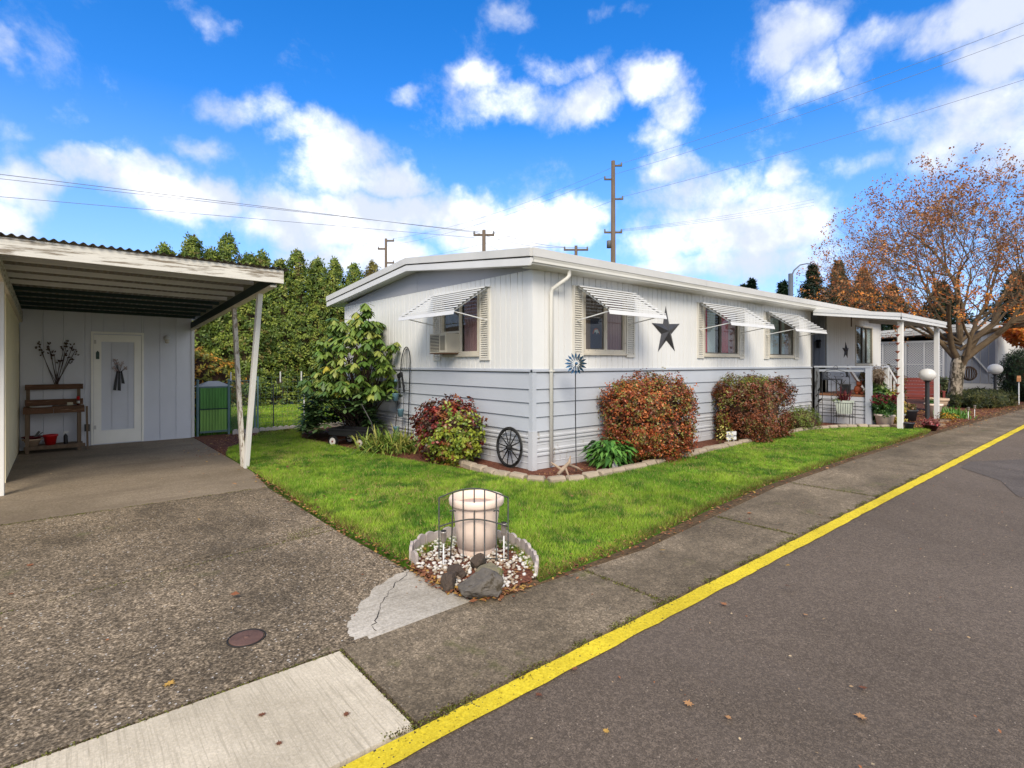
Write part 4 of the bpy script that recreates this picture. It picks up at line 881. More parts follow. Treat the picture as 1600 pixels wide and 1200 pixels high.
def cb(C):
    f = pick([S(128, 68, 42, .82), S(106, 64, 38, .8), S(150, 88, 52, .82), S(110, 104, 46, .78)], len(C), [.32, .26, .20, .22], .15)
    g = pick([S(142, 142, 46, .78), S(110, 120, 44, .75)], len(C), None, .15)
    k = ((C[:, 2] > 1.1) & (C[:, 0] < 10.4)) | ((C[:, 0] < 9.62) & (C[:, 1] > 4.9)); k &= RNG.random(len(C)) < .6
    return np.where(k[:, None], g, f)
ball_bush('rounded_shrub', 'box shaped dark red shrub with yellow-green top below the second front window', (10.37, 4.95, .62), (.86, .56, .64), None, None, 3900, 9, .036, .022, 3.4, colfn=cb, shoots=70)
ball_bush('low_juniper', 'low green feathery shrub to the right of the dark red shrub by the porch', (12.75, 5.0, .2), (.62, .38, .34), [S(96, 116, 40, .75), S(122, 136, 50, .75)], None, 520, 9, .05, .012, 2, cat='shrub')
def cc(C):
    f = pick([S(122, 44, 40, .75), S(146, 84, 46, .75), S(84, 60, 36, .72), S(166, 70, 52, .8)], len(C), [.4, .25, .25, .1], .15)
    g = pick([S(150, 160, 50, .8), S(116, 138, 46, .78), S(140, 100, 46, .75)], len(C), [.5, .35, .15], .15)
    s = (6.62-C[:, 1])*.9-(C[:, 0]-4.4)*.5-(C[:, 2]-.5)*.4; return np.where((s+RNG.normal(0, .15, len(C)) > .05)[:, None], g, f)
ball_bush('mixed_shrub', 'loose shrub half crimson and half yellow-green beside the wagon wheel on the gable wall', (4.5, 6.82, .46), (.46, .66, .50), None, None, 1000, 8, .055, .034, 2.0, colfn=cc, shoots=110)
# rhododendron: whorls of long drooping leaves on real branches
t = thing('rhododendron', 'tall leggy rhododendron with drooping whorls of long leaves at the house corner', 'bush', (4.5, 10.2, 0))
W_ = []; r = random.Random(5)
for i in range(760):
    if i < 385:
        a = r.uniform(0, 2*PI); z = r.uniform(.85, 2.4); rr = (1.08 if z < 2.0 else .85)*math.sqrt(r.uniform(.35, 1))
        if z > 2.0: rr *= .8
        p = (4.5+rr*.64*math.cos(a), 10.12+rr*1.05*math.sin(a), z)
    elif i < 399: p = (4.5+r.uniform(-.1, .1), 9.75+r.uniform(-.12, .12), r.uniform(2.4, 2.72))
    else:
        a = r.uniform(0, 2*PI); rr = math.sqrt(r.uniform(.3, 1)); z = .12+.75*r.random()*(1.25-rr)
        p = (4.3+rr*.70*math.cos(a), 10.45+rr*1.2*math.sin(a), z+.05)
    if i > 480: a = r.uniform(0, 2*PI); rr = math.sqrt(r.uniform(.4, 1)); p = (4.2+rr*.6*math.cos(a), 10.3+rr*1.1*math.sin(a), r.uniform(.25, 1.2))
    if p[2] < .6 and p[1] < 9.95 and p[0] < 4.45: continue
    W_.append(p)
Wn = np.array([p for p in W_]); nl = 9
P = rep(Wn, nl); ang = np.tile(np.arange(nl)*2*PI/nl, len(Wn))+rep(RNG.uniform(0, 6.28, len(Wn)), nl)
low = (P[:, 2] < .95)
tilt = np.where(low, -.05, -.75)+RNG.normal(0, .22, len(P))
tg = np.c_[np.cos(ang)*np.cos(tilt), np.sin(ang)*np.cos(tilt), np.sin(tilt)]
nrm = np.c_[-np.cos(ang)*np.sin(tilt), -np.sin(ang)*np.sin(tilt), np.cos(tilt)]; bt = np.cross(nrm, tg)
Ln = RNG.uniform(.13, .21, (len(P), 1)); Wd = Ln*.16
V = np.stack([P+tg*.01, P+tg*Ln*.35+bt*Wd, P+tg*Ln*.72+bt*Wd*1.15, P+tg*Ln, P+tg*Ln*.72-bt*Wd*1.15, P+tg*Ln*.35-bt*Wd], 1)
V[:, 3, 2] -= .012; V = V.reshape(-1, 3)
cw = np.where((Wn[:, 2] < .95)[:, None], pick([S(96, 128, 70, .78), S(78, 110, 64, .75), S(118, 144, 88, .8)], len(Wn), None, .12), pick([S(122, 146, 62, .8), S(156, 166, 80, .82), S(94, 126, 52, .78), S(186, 174, 60, .8)], len(Wn), [.40, .18, .38, .04], .12))
col = rep(rep(cw, nl)*RNG.uniform(.85, 1.15, (len(P), 1)), 6)
raw('foliage', V, 6, gloss_leaf, t, cols=col)
mb = MB()
for k, p in enumerate(W_):
    if p[2] > .9 and k % 5 == 0:
        b0 = (4.6+.1*math.sin(k), 10.1+.25*math.cos(k*1.7), 0)
        mid = (4.6+(p[0]-4.6)*.45, 10.1+(p[1]-10.1)*.4, p[2]*.5)
        mb.tube([b0, mid, p], [.016, .011, .005], 5)
mb.build('branches', twig_m, t)
# strap leaved and broad leaved perennials
def strap(name, label, c, n, L, w, cols, rad=.1, arch=1.0, parent=None, cat='plant', group=None):
    t = parent or thing(name, label, cat, c, group); V = []; C_ = []; r = random.Random(int(c[0]*31+c[1]*7))
    for _ in range(n):
        a = r.uniform(0, 6.28); l = L*r.uniform(.6, 1.1); b = Vector((c[0]+r.gauss(0, rad), c[1]+r.gauss(0, rad), c[2])); d = Vector((math.cos(a), math.sin(a), 0)); s = Vector((-math.sin(a), math.cos(a), 0))*w*r.uniform(.7, 1.2)
        lean = r.uniform(.25, 1)*arch; col = np.array(r.choice(cols))*r.uniform(.85, 1.15); prev = None
        for k in range(5):
            u = k/4; p = b+d*l*lean*u*.8+Vector((0, 0, l*(u-.75*lean*u*u)));  ww = s*(1-u**2*.95)
            if prev: V += [prev[0], prev[1], p+ww, p-ww]; C_ += [col]*4
            prev = (p-ww, p+ww)
    raw('leaves', np.array([tuple(v) for v in V]), 4, gloss_leaf, t, cols=np.array(C_)); return t
G1 = [S(112, 140, 52, .78), S(146, 164, 70, .8), S(170, 168, 84, .8), S(92, 120, 44, .75)]
strap('daylily_clump', 'grassy clump of arching green strap leaves between the wagon and the mixed shrub', (4.35, 8.35, .02), 460, .60, .016, G1, .22, 1.5)
def broad(name, label, c, n, rad, h, L, W, cols, cat='plant', parent=None):
    t = parent or thing(name, label, cat, c); P = np.array(c)+rnd_unit(n)*np.array([rad, rad, h*.5])*RNG.uniform(.3, 1, (n, 1))+np.array([0, 0, h*.55]); P[:, 2] = np.maximum(P[:, 2], c[2]+.02)
    out = P-np.array(c); out[:, 2] = np.abs(out[:, 2])*.3+.05; out /= np.linalg.norm(out, axis=1)[:, None]
    V = leaf_quads(P, np.tile([0, 0, 1.], (n, 1))+out*.4, L, W, .25, tangent=out, jitter=.25)
    raw('leaves', V, 4, gloss_leaf, t, cols=rep(pick(cols, n, None, .15), 4)); return t
broad('leafy_perennial', 'bright green broad leaved plant beside the spinner pole in the corner bed', (6.08, 4.98, .02), 420, .34, .40, .15, .05, [S(84, 136, 56, .78), S(110, 158, 70, .8), S(64, 112, 44, .72)])
broad('yellow_flower_clump', 'small yellow flowering clump behind the little white garden sign', (9.28, 4.98, .02), 160, .16, .36, .05, .025, [S(214, 200, 110, .8), S(120, 134, 60, .7), S(232, 218, 140, .85)])
# porch neighbourhood shrubs
ball_bush('background_shrub', 'bronze green shrub behind the porch steps and rain chain post', (18.6, 5.1, .72), (.95, .6, .66), [S(110, 84, 44, .7), S(90, 96, 44, .7), S(128, 66, 36, .7), S(140, 128, 60, .72)], None, 900, 8, .06, .035, 2.2, shoots=60)
ball_bush('variegated_shrub', 'yellow-green variegated climber on the right side of the rain chain post', (15.4, 3.95, .42), (.26, .26, .48), [S(168, 168, 64, .8), S(110, 128, 50, .75), S(188, 150, 60, .8)], None, 260, 8, .05, .03, 2)
ball_bush('pine_shrub', 'dense dark green mounded pine behind the second globe lamp', (29.1, 3.0, .95), (1.1, .9, 1.15), [S(44, 68, 32, .6), S(58, 86, 40, .65), S(34, 54, 28, .6)], None, 1300, 12, .14, .02, 2.2, cat='shrub', mat=leafmat)
ball_bush('spreading_juniper', 'low wide dark green juniper spreading to the pavement edge at the right', (24.9, 3.75, .26), (2.2, .85, .32), [S(74, 84, 36, .65), S(52, 64, 30, .6), S(104, 104, 48, .7)], None, 1500, 12, .12, .02, 2.2, cat='shrub', mat=leafmat)
ball_bush('orange_shrub', 'bright orange autumn shrub above the dark pine at the right edge', (31.0, 3.0, 2.9), (1.9, 1.0, .75), [S(226, 128, 40, .8), S(200, 96, 36, .8), S(236, 160, 60, .8)], None, 700, 9, .12, .07, 2, mat=leafmat)
ball_bush('rose_bush', 'sparse pale green bush in front of the neighbouring grey boards', (24.6, 4.75, .62), (.55, .5, .42), [S(150, 160, 96, .78), S(190, 186, 130, .8), S(110, 124, 60, .7)], None, 170, 7, .08, .05, 2)
ball_bush('yellow_shrub', 'yellow-green leafy shrub behind the green garden gate', (2.6, 14.6, 1.0), (.85, .7, .85), [S(196, 176, 60, .8), S(150, 148, 54, .75), S(120, 128, 50, .72), S(206, 150, 60, .8)], None, 500, 8, .11, .04, 2, mat=leafmat, shoots=50)

# ------------------------------------------------------------------ trees with real branching
def tree_skeleton(segs, start, dirv, L, r, lev, maxlev, rnd, spread, up, tips, kids=3, shrink=.72):
    p = Vector(start); d = Vector(dirv).normalized(); pts = [p.copy()]; rs = [r]; n = 4
    for i in range(n):
        d = (d+Vector((rnd.gauss(0, .17), rnd.gauss(0, .17), rnd.gauss(0, .12)+up*.10))).normalized()
        p = p+d*L/n; pts.append(p.copy()); rs.append(r*(1-.42*(i+1)/n))
        if lev < maxlev and i >= 1:
            for q in range(1 if i < n-1 else kids-1):
                ax = d.cross(Vector((rnd.gauss(0, 1), rnd.gauss(0, 1), rnd.gauss(0, 1)))).normalized()
                nd = (Matrix.Rotation(rnd.uniform(.5, 1.15)*spread, 3, ax)@d)
                tree_skeleton(segs, p, nd, L*shrink*rnd.uniform(.8, 1.1), rs[-1]*.68, lev+1, maxlev, rnd, spread, up, tips, kids, shrink)
    segs.append((pts, rs, lev)); 
    if lev >= maxlev-1: tips += [(pts[k], lev) for k in range(1, n+1)]
def tubes_np(segs, nside):
    V = []; F = []; o = 0
    for pts, rs, lev in segs:
        n = nside if lev < 2 else (4 if lev < 4 else 3); m = len(pts); pr = None
        for i, p in enumerate(pts):
            d = (pts[min(i+1, m-1)]-pts[max(i-1, 0)]).normalized(); a = d.cross(Vector((.3, .2, .9))) if pr is None else pr-d*pr.dot(d)
            a.normalize(); pr = a; b = d.cross(a)
            V += [p+(a*math.cos(2*PI*k/n)+b*math.sin(2*PI*k/n))*rs[i] for k in range(n)]
        for i in range(m-1): F += [(o+i*n+k, o+i*n+(k+1) % n, o+(i+1)*n+(k+1) % n, o+(i+1)*n+k) for k in range(n)]
        o += m*n
    me = bpy.data.meshes.new('branches'); me.from_pydata([tuple(v) for v in V], [], F); me.polygons.foreach_set('use_smooth', [True]*len(F)); return me
maple = thing('maple_tree', 'large spreading maple with brown and orange autumn leaves beyond the porch canopy', 'tree', (23.6, 4.3, 0))
rn = random.Random(11); segs = []; tips = []
base = Vector((23.6, 4.3, 0)); fork = Vector((23.75, 4.15, 1.75))
trunk_pts = [base, Vector((23.62, 4.28, .12)), Vector((23.62, 4.25, .5)), Vector((23.65, 4.22, 1.0)), Vector((23.70, 4.18, 1.5)), fork]
tr = MB().tube(trunk_pts, [.32, .25, .205, .195, .21, .18], 14).build('trunk', bark_m, maple)
# main limbs: directions in world, image right is (.763,-.646), image left the opposite
IR = Vector((.763, -.646, 0)); FW = Vector((.646, .763, 0))
limbs = [(IR*.95+Vector((0, 0, 1.0)), 2.7, .16), (IR*.08+Vector((0, 0, 1.6)), 2.6, .17), (-IR*.85+Vector((0, 0, 1.05)), 2.6, .14), (FW*.8+Vector((0, 0, 1.0))-IR*.2, 2.5, .11), (-FW*.7+Vector((0, 0, 1.05))+IR*.25, 2.5, .11),
         (-IR*1.4+Vector((0, 0, .40)), 2.7, .075), (IR*1.4+Vector((0, 0, .45))+FW*.3, 2.8, .085), (-IR*.5+Vector((0, 0, 1.4))-FW*.3, 2.8, .10), (IR*.6+Vector((0, 0, 1.4))+FW*.3, 2.8, .10), (-IR*1.15+Vector((0, 0, .6))-FW*.5, 2.6, .06), (-IR*1.0+Vector((0, 0, .7))+FW*.6, 2.6, .07), (IR*1.1+Vector((0, 0, .8))-FW*.6, 2.6, .07)]
for (d, L, r_) in limbs:
    tree_skeleton(segs, fork-Vector((0, 0, rn.uniform(.02, .5) if r_ > .1 else rn.uniform(-.5, .2))), d, L*.97, r_*.74, 0, 5, rn, .74, .55, tips, 3, .72)
# a little trimming keeps the crown a rounded vase
def ok(p): q = p-Vector((24.1, 3.9, 3.7)); return (Vector((q.x, q.y, 0)).length/5.5)**2+(q.z/(5.4 if q.z > 0 else 1.9))**2 < 1
segs = [s for s in segs if ok(s[0][-1]) or s[2] < 2]; tips = [t_ for t_ in tips if ok(t_[0])]
me = tubes_np(segs, 9); me.materials.append(bark_m if False else M('maple_branch_bark', S(128, 108, 82, .72), .9, .3, 6, .4, 20)); part('branches', me, maple)
T = np.array([tuple(p) for p, _ in tips]); print('maple tips', len(T), 'segs', len(segs))
hgt = T[:, 2]
pr = np.clip(np.interp(hgt, [1.8, 3.2, 4.5, 6, 9], [.75, 1.0, .38, .34, .50]), 0, 1); cl = vnoise(T[:, :2]*1.0+T[:, 2:3]*.7, .9, 5)
keep = RNG.random(len(T)) < pr*(.35+1.1*cl); Tl = T[keep]
if len(Tl) > 6500: Tl = Tl[RNG.choice(len(Tl), 6500, replace=False)]
def mcol(P):
    brown = pick([S(182, 124, 78, .86), S(150, 98, 60, .8), S(198, 144, 92, .88), S(164, 98, 58, .82)], len(P), None, .15); orange = pick([S(228, 150, 60, .88), S(208, 122, 52, .85), S(184, 106, 56, .82)], len(P), None, .12)
    f = np.interp(P[:, 2], [2.2, 3.2, 4.4, 5.5], [.75, .75, .22, .0]); return np.where((RNG.random(len(P)) < f)[:, None], orange, brown)
V, col = clump_leaves(Tl, rnd_unit(len(Tl)), .12, 4, .075, .05, lambda n: mcol(Tl), .9)
raw('foliage', V, 4, leafmat, maple, cols=col)

def conifer(x, y, h, rad, cols, label, dens=1700, name='conifer_tree'):
    t = thing(name, label, 'tree', (x, y, 0), 'conifers behind the houses')
    MB().tube([(x, y, 0), (x, y, h)], [.22, .03], 6).build('trunk', timber, t)
    n = dens; a_ = RNG.uniform(0, 2*PI, n); z = h*(.15+.83*RNG.random(n)**1.1); lay = .6+.4*np.abs(np.sin(z*1.9+a_*.5)); r_ = rad*3.0*(1-z/h)**1.15*lay*RNG.uniform(.25, 1, n); a = a_
    C = np.c_[x+r_*np.cos(a), y+r_*np.sin(a), z-.18*r_]; N_ = np.c_[np.cos(a)*.3, np.sin(a)*.3, np.ones(n)]
    V, col = clump_leaves(C, N_, .32, 9, .45, .13, lambda k: pick(cols, k, None, .15), .8)
    raw('crown', V, 4, leafmat, t, cols=col)
GC = [S(40, 66, 44, .62), S(54, 80, 50, .65), S(34, 54, 40, .6)]; BC = [S(118, 104, 72, .7), S(80, 92, 58, .68), S(66, 84, 54, .65)]
for a in ((64.45, 24.06, 12.6, 3.0, GC, 'dark green pointed conifer over the far end of the white roof'), (61.5, 26.0, 10.6, 2.4, GC, 'shorter dark green conifer just right of the street light'), (66.6, 22.2, 13.0, 2.6, BC, 'brownish open conifer left of the maple crown'), (68.8, 20.4, 12.2, 2.9, BC, 'browning conifer behind the left edge of the maple crown'),
          (60.9, 29.3, 11.2, 1.1, GC, 'small dark conifer tip left of the street light'), (69.0, 34.3, 11.9, 1.0, GC, 'tiny conifer tip over the middle of the white roof'), (66, 17.0, 9.6, 3.0, GC, 'green conifer behind the maple trunk'), (64, 12.5, 9.2, 3.2, GC, 'green conifer behind the right side of the maple'), (66, 7.5, 9.8, 3.4, GC, 'green conifer far down the road at right')): conifer(*a[:5], a[5])
# ================================================================== POLES AND WIRES
def upole(label, x, y, h, r, arms, extra=None):
    t = thing('utility_pole', label, 'pole', (x, y, 0), 'utility poles')
    MB().tube([(x, y, 0), (x, y, h)], [r*1.25, r*.8], 10).build('pole', timber, t)
    for (z, a0, a1, w) in arms:
        d = IR if True else FW; MB().bar(Vector((x, y, z))+d*a0, Vector((x, y, z+.0))+d*a1, w, w).build('crossarm', timber, t)
        for e in ((a0, a1) if a0*a1 < 0 else ((a0,) if abs(a0) > abs(a1) else (a1,))):
            p = Vector((x, y, z+w/2))+d*e*.93; MB().lathe([(.05, 0), (.09, .05), (.05, .1), (.08, .15), (.03, .22)], tuple(p), 8).build('insulator', M('insulator', S(120, 122, 124, .7), .3), t)
    return t
pA = upole('tallest wooden utility pole rising behind the middle of the white roof', 35.55, 28.87, 18.5, .20, [(18.1, 0, .75, .12), (16.95, -.75, 0, .12), (15.3, 0, .85, .12), (12.5, -.75, .75, .14)])
MB().lathe([(.001, 0), (.2, 0), (.2, .55), (.16, .62), (.001, .64)], (35.3, 29.1, 11.2), 12).build('transformer', M('transformer_grey', S(110, 112, 114, .7), .5), pA)
pB = upole('distant utility pole between the hedge and the roof slope', 34.06, 66.81, 18.5, .2, [(18.2, 0, 1.1, .2), (17.1, -1.1, 0, .2), (15.2, 0, 1.1, .2)])
pC = upole('short utility pole with crossarm where the left wires meet, over the roof ridge', 23.39, 30.77, 11.1, .16, [(10.75, -.75, .75, .13)])
pD = upole('utility pole top with a slanted crossarm just above the roof line', 33.91, 31.57, 11.6, .16, [(11.25, -1.05, 1.05, .14)])
def wire(label, p, q, sag, r=.012, grp=None):
    r *= .72
    p, q = Vector(p), Vector(q); pts = []
    for i in range(25):
        u = i/24; v = p.lerp(q, u); v.z -= sag*4*u*(1-u); pts.append(v)
    o = MB().tube(pts, r, 4).build('overhead_wire', wire_m); tag(o, label, 'wire', grp)
A = Vector((35.55, 28.87, 0))
Wl = 'overhead wires'
def ext(P0, px, d): return P0+(Vector(px)-P0)*d
a_hi = A+IR*.7; a_md = A-IR*.7
wire('upper wire from the tall pole rising to the top right', (*a_hi.xy, 18.3), Vector((41.3, -2.8, 21.0)), .5, .016, Wl)
wire('second wire from the tall pole rising to the top right', (*a_md.xy, 17.15), Vector((41.0, -3.0, 20.2)), .5, .016, Wl)
wire('lower lone wire from the tall pole rising to the right', (*(A+IR*.8).xy, 15.5), Vector((41.2, -2.8, 17.7)), .4, .016, Wl)
B_ = Vector((34.06, 66.81, 0))
wire('wire from the tall pole top down to the distant pole top', (*a_hi.xy, 18.3), (*(B_+IR*1.0).xy, 18.5), .9, .016, Wl)
wire('wire from the tall pole left arm down to the distant pole left arm', (*a_md.xy, 17.15), (*(B_-IR*1.0).xy, 17.4), .9, .016, Wl)
wire('wire from the tall pole third arm down to the distant pole lowest arm', (*(A+IR*.8).xy, 15.5), (*(B_+IR*1.0).xy, 15.5), .9, .016, Wl)
Cp = Vector((23.39, 30.77, 0)); Dp = Vector((33.91, 31.57, 0))
for k, (o_, lab) in enumerate(((-.7, 'upper of the three wires crossing the sky above the carport'), (-.3, 'middle of the three wires crossing the sky above the carport'))):
    e = Cp+IR*o_*(1 if k == 0 else .2); wire(lab, (*e.xy, 10.95), (-5.0, 31.5, 9.15+.22*(1-k)), .0, .020 if k == 0 else .016, Wl)
wire('lowest of the three wires crossing the sky above the carport', (*(Cp-IR*.7).xy, 10.55), (-5.0, 31.5, 8.35), .0, .016, Wl)
for k, o_ in enumerate((-.7, .7)):
    e = Cp+IR*o_; f_ = Dp+IR*o_*1.3; wire('drooping wire between the short pole and the slanted crossarm, '+('left' if k == 0 else 'right')+' ends', (*e.xy, 10.98), (*f_.xy, 11.45), .35, .02, Wl)
wire('slack service wire from the short pole down towards the roof', (*Cp.xy, 10.2), (*Dp.xy, 10.9), .9, .016, Wl)
for k in range(3):
    wire('thin distant wire right of the tall pole, '+['top', 'middle', 'bottom'][k]+' of its three', (*(A+IR*(.7-.5*k)).xy, 12.75-.12*k), (66.0, 24.5, 20.3-.35*k), .25, .014, Wl)
# street light
sl_t = thing('street_light', 'grey curved arm street light rising behind the white roof', 'street light', (41.7, 17.1, 0))
MB().tube([(41.7, 17.1, 0), (41.7, 17.1, 8.2)], [.19, .17], 10).build('pole', M('galvanised', S(112, 120, 130, .7), .5, .1, metal=.3), sl_t)
p0 = Vector((41.7, 17.1, 7.9)); MB().tube([p0, p0+IR*.25+Vector((0, 0, .55)), p0+IR*.7+Vector((0, 0, .95)), p0+IR*1.2+Vector((0, 0, 1.05)), p0+IR*1.6+Vector((0, 0, 1.0))], [.06, .055, .05, .045, .04], 6).build('arm', M('galvanised', (0,)*3), sl_t)
q = p0+IR*1.75+Vector((0, 0, .97)); MB().sphere(tuple(q), .2, 6, 1.1, .8, .35).build('lamp_head', M('galvanised', (0,)*3), sl_t)

# ================================================================== FENCES BEHIND
gate = thing('garden_gate', 'green steel garden gate with ribbed panel beside the grey shed', 'gate', (2.4, 12.42, 0))
gg = M('green_gate_panel', S(84, 146, 66, .8), .45, .18, 2, stretch=(3, 1, .5)); gf = M('galvanised_green', S(104, 130, 130, .75), .45, .1, metal=.2)
FYY = 12.42
gl = M('pale_green_gate_panel', S(128, 176, 84, .82), .45, .18, 2, stretch=(3, 1, .5))
for i in range(9):
    box('board', 2.205+i*.0545, 2.205+i*.0545+.046, FYY-.01, FYY+.01, .58, 1.0, gg, gate); box('board', 2.205+i*.0545, 2.205+i*.0545+.046, FYY-.01, FYY+.01, .12, .55, gl, gate)
box('rail', 2.19, 2.71, FYY-.018, FYY+.018, .08, .12, gf, gate); box('rail', 2.19, 2.71, FYY-.018, FYY+.018, 1.0, 1.03, gf, gate); box('rail', 2.19, 2.71, FYY-.016, FYY-.011, .55, .575, M('dark_green_beam', (0,)*3), gate)
for x in (2.16, 2.73): MB().tube([(x, FYY, 0), (x, FYY, 1.14)], .022, 8).lathe([(.026, 0), (.026, .02), (.001, .04)], (x, FYY, 1.14), 8).build('gate_post', gf, gate)
# garden bin with a hipped grey lid behind the gate
gb = thing('compost_bin', 'green bin with peaked grey lid showing above the gate', 'bin', (2.5, 13.1, 0))
MB().box(2.28, 2.86, 12.8, 13.3, 0, 1.0).build('body', gg, gb, .01)
MB().add([(2.24, 12.76, 1.0), (2.9, 12.76, 1.0), (2.9, 13.34, 1.0), (2.24, 13.34, 1.0), (2.48, 12.98, 1.12), (2.66, 12.98, 1.12), (2.66, 13.12, 1.12), (2.48, 13.12, 1.12)], [(0, 1, 5, 4), (1, 2, 6, 5), (2, 3, 7, 6), (3, 0, 4, 7), (0, 1, 2, 3), (4, 5, 6, 7)]).build('lid', M('bin_lid', S(176, 172, 160, .75), .5), gb)
fence = thing('wire_fence', 'chain link and wire fence on steel posts across the back lawn edge', 'fence', (3.3, 12.42, 0))
for x, h_ in ((3.30, 1.22), (3.24, 1.1), (3.62, 1.05), (4.7, 1.5), (5.4, 1.2)): MB().tube([(x, FYY, 0), (x, FYY, h_)], .019 if x < 3.4 else .012, 8).build('post', gf if x < 3.4 else black_m, fence)
for x in (2.78, 3.78, 4.24): MB().box(x-.012, x+.012, FYY+.03, FYY+.05, 1.08, 1.32).build('post_cap', white_m, fence)
MB().tube([(4.22, FYY-.2, 0), (4.22, FYY-.2, .8)], .012, 6).build('white_stake', white_m, fence)
MB().tube([(2.75, FYY, 1.13), (3.3, FYY, 1.13)], .014, 6).build('rail', gf, fence)
mb = MB()
for i in range(24):
    x = 2.75-.0+i*.045
    for s in (1, -1):
        z = .08
        p = [(2.75 if s > 0 else 3.3, z)]
for i in range(-24, 14):
    for s in (1, -1):
        k = 2.75+i*.045; a, b = (k, .08), (k+1.05, 1.13)
        lo = max(0, (2.75-k)/1.05); hi = min(1, (3.3-k)/1.05)
        if hi <= lo: continue
        X0_, X1_ = k+1.05*lo, k+1.05*hi; Z0_, Z1_ = .08+1.05*lo, .08+1.05*hi
        if s < 0: X0_, X1_ = 6.05-X0_, 6.05-X1_
        mb.bar((X0_, FYY+.004*s, Z0_), (X1_, FYY+.004*s, Z1_), .0035)
mb.build('chain_link', gf, fence)['kind'] = 'stuff'
mb = MB()
for i in range(11): mb.bar((3.3, FYY, .1+i*.11), (7.2, FYY, .1+i*.11), .003)
for i in range(34): mb.bar((3.35+i*.115, FYY, .05), (3.35+i*.115, FYY, 1.2), .003)
mb.build('wire_mesh', gf, fence)['kind'] = 'stuff'
edg = thing('concrete_edging', 'row of scalloped pale concrete edging blocks along the back lawn', 'edging', (4.2, 12.36, 0))
emesh = MB().prism([(0, 0), (.125, 0), (.125, .085), (.105, .112), (.063, .125), (.02, .112), (0, .085)], -.025, .025, 'y').mesh('block', M('edging_concrete', S(206, 196, 184, .8), .8, .12, 5, .1, 30, objvar=.08))
for i in range(26):
    x = 2.78+i*.13; part('block', emesh, edg, loc=(x, 12.33+.02*math.sin(i), .0))

# ================================================================== GARDEN AND PORCH THINGS
# stone border: every block its own part; four shapes shared
border = thing('stone_border', 'curved border of pale concrete blocks round the front flower bed', 'border', (4.86, 4.7, 0))
stone_m = M('border_block', S(178, 162, 140, .72), .9, .2, 5, .3, 40, objvar=.10, wear=(S(140, 130, 108, .75), .36, 6, (1, 1, 1)))
smesh = []
for k in range(5):
    r = random.Random(k); L = .222; mb = MB(); prof = [(-.07, 0), (.07, 0), (.074, .07+r.uniform(-.012, .01)), (.045, .104), (-.04, .108), (-.072, .068+r.uniform(-.012, .01))]
    v = []
    for x in (-L/2, -L/2+.018, L/2-.018, L/2):
        s = .82 if abs(x) > L/2-.005 else 1
        v += [(x+r.uniform(-.006, .006), y*s*(1+r.uniform(-.08, .08)), z*s*(1+r.uniform(-.06, .06)) if z else 0) for y, z in prof]
    f = [tuple(range(6)), tuple(range(18, 24))]+[(a*6+j, a*6+(j+1) % 6, (a+1)*6+(j+1) % 6, (a+1)*6+j) for a in range(3) for j in range(6)]
    smesh.append(mb.add(v, f).mesh('stone', stone_m))
path = [(4.50, 6.55), (4.44, 6.0), (4.42, 5.4), (4.52, 4.98), (4.70, 4.74), (5.0, 4.63), (5.4, 4.60), (6.1, 4.60), (7.0, 4.66), (8.4, 4.76), (10.3, 4.78), (11.6, 4.84), (12.5, 4.84), (13.3, 4.68), (13.9, 4.38), (14.35, 4.02), (14.7, 3.78)]
pts = [Vector((x, y, 0)) for x, y in path]; acc = 0; i = 0; step = .245; s = 0; k = 0
cum = [0]
for a, b in zip(pts, pts[1:]): cum.append(cum[-1]+(b-a).length)
while s < cum[-1]-.1:
    x = np.interp(s+step/2, cum, [p.x for p in pts]); y = np.interp(s+step/2, cum, [p.y for p in pts]); x2 = np.interp(s+step/2+.05, cum, [p.x for p in pts]); y2 = np.interp(s+step/2+.05, cum, [p.y for p in pts])
    o = part('stone', smesh[k % 5], border, loc=(x, y, .0+random.uniform(-.012, .004))); o.rotation_euler = (random.uniform(-.03, .03), random.uniform(-.02, .02), math.atan2(y2-y, x2-x)+random.uniform(-.10, .10)+(PI if k % 2 else 0)*0); s += step*random.uniform(1.03, 1.08); k += 1
# low brick kerb by the flower pots, right of the porch
kerb = thing('paver_kerb', 'flat row of weathered paving blocks in front of the potted flowers', 'border', (15.2, 3.7, 0))
km = MB().box(-.19, .19, -.08, .08, 0, .07).mesh('paver', M('paver_brown', S(150, 126, 104, .75), .85, .15, 5, .3, 40, objvar=.1))
for i, (x, y, a) in enumerate(((14.9, 3.75, -.2), (15.3, 3.66, -.1), (16.3, 3.45, -.25), (16.75, 3.36, -.1), (17.2, 3.3, -.1), (15.8, 3.2, -.5))): part('paver', km, kerb, loc=(x, y, .01)).rotation_euler = (0, 0, a)

# ---- corner island: pot, trellis, edging, lights, rocks, gravel
pot = thing('flower_pot', 'tall empty beige pot standing behind the small iron trellis in white gravel', 'pot', (2.50, 3.385, .03))
PC = (2.50, 3.385, .03)
MB().lathe([(.001, .012), (.138, .0), (.142, .01), (.158, .15), (.182, .355), (.184, .37)], PC, 40).build('body', terr, pot)
MB().lathe([(.185, .368), (.205, .372), (.214, .385), (.216, .415), (.210, .432), (.196, .437), (.186, .432), (.180, .36), (.165, .2), (.15, .05), (.001, .045)], PC, 40).build('rim', terr, pot)
sh = PC
trl = thing('garden_trellis', 'small arched grey iron trellis in front of the tall beige pot', 'trellis', (2.37, 3.245, 0))
a0, a1 = Vector((2.165, 3.40, 0)), Vector((2.56, 3.07, 0))
top = lambda u: .50+.07*math.sin(PI*u); mid = lambda u: .285+.055*math.sin(PI*u)
MB().tube([a0.lerp(a1, u/16)+Vector((0, 0, top(u/16))) for u in range(17)], .0055, 6).build('arch', iron_m, trl)
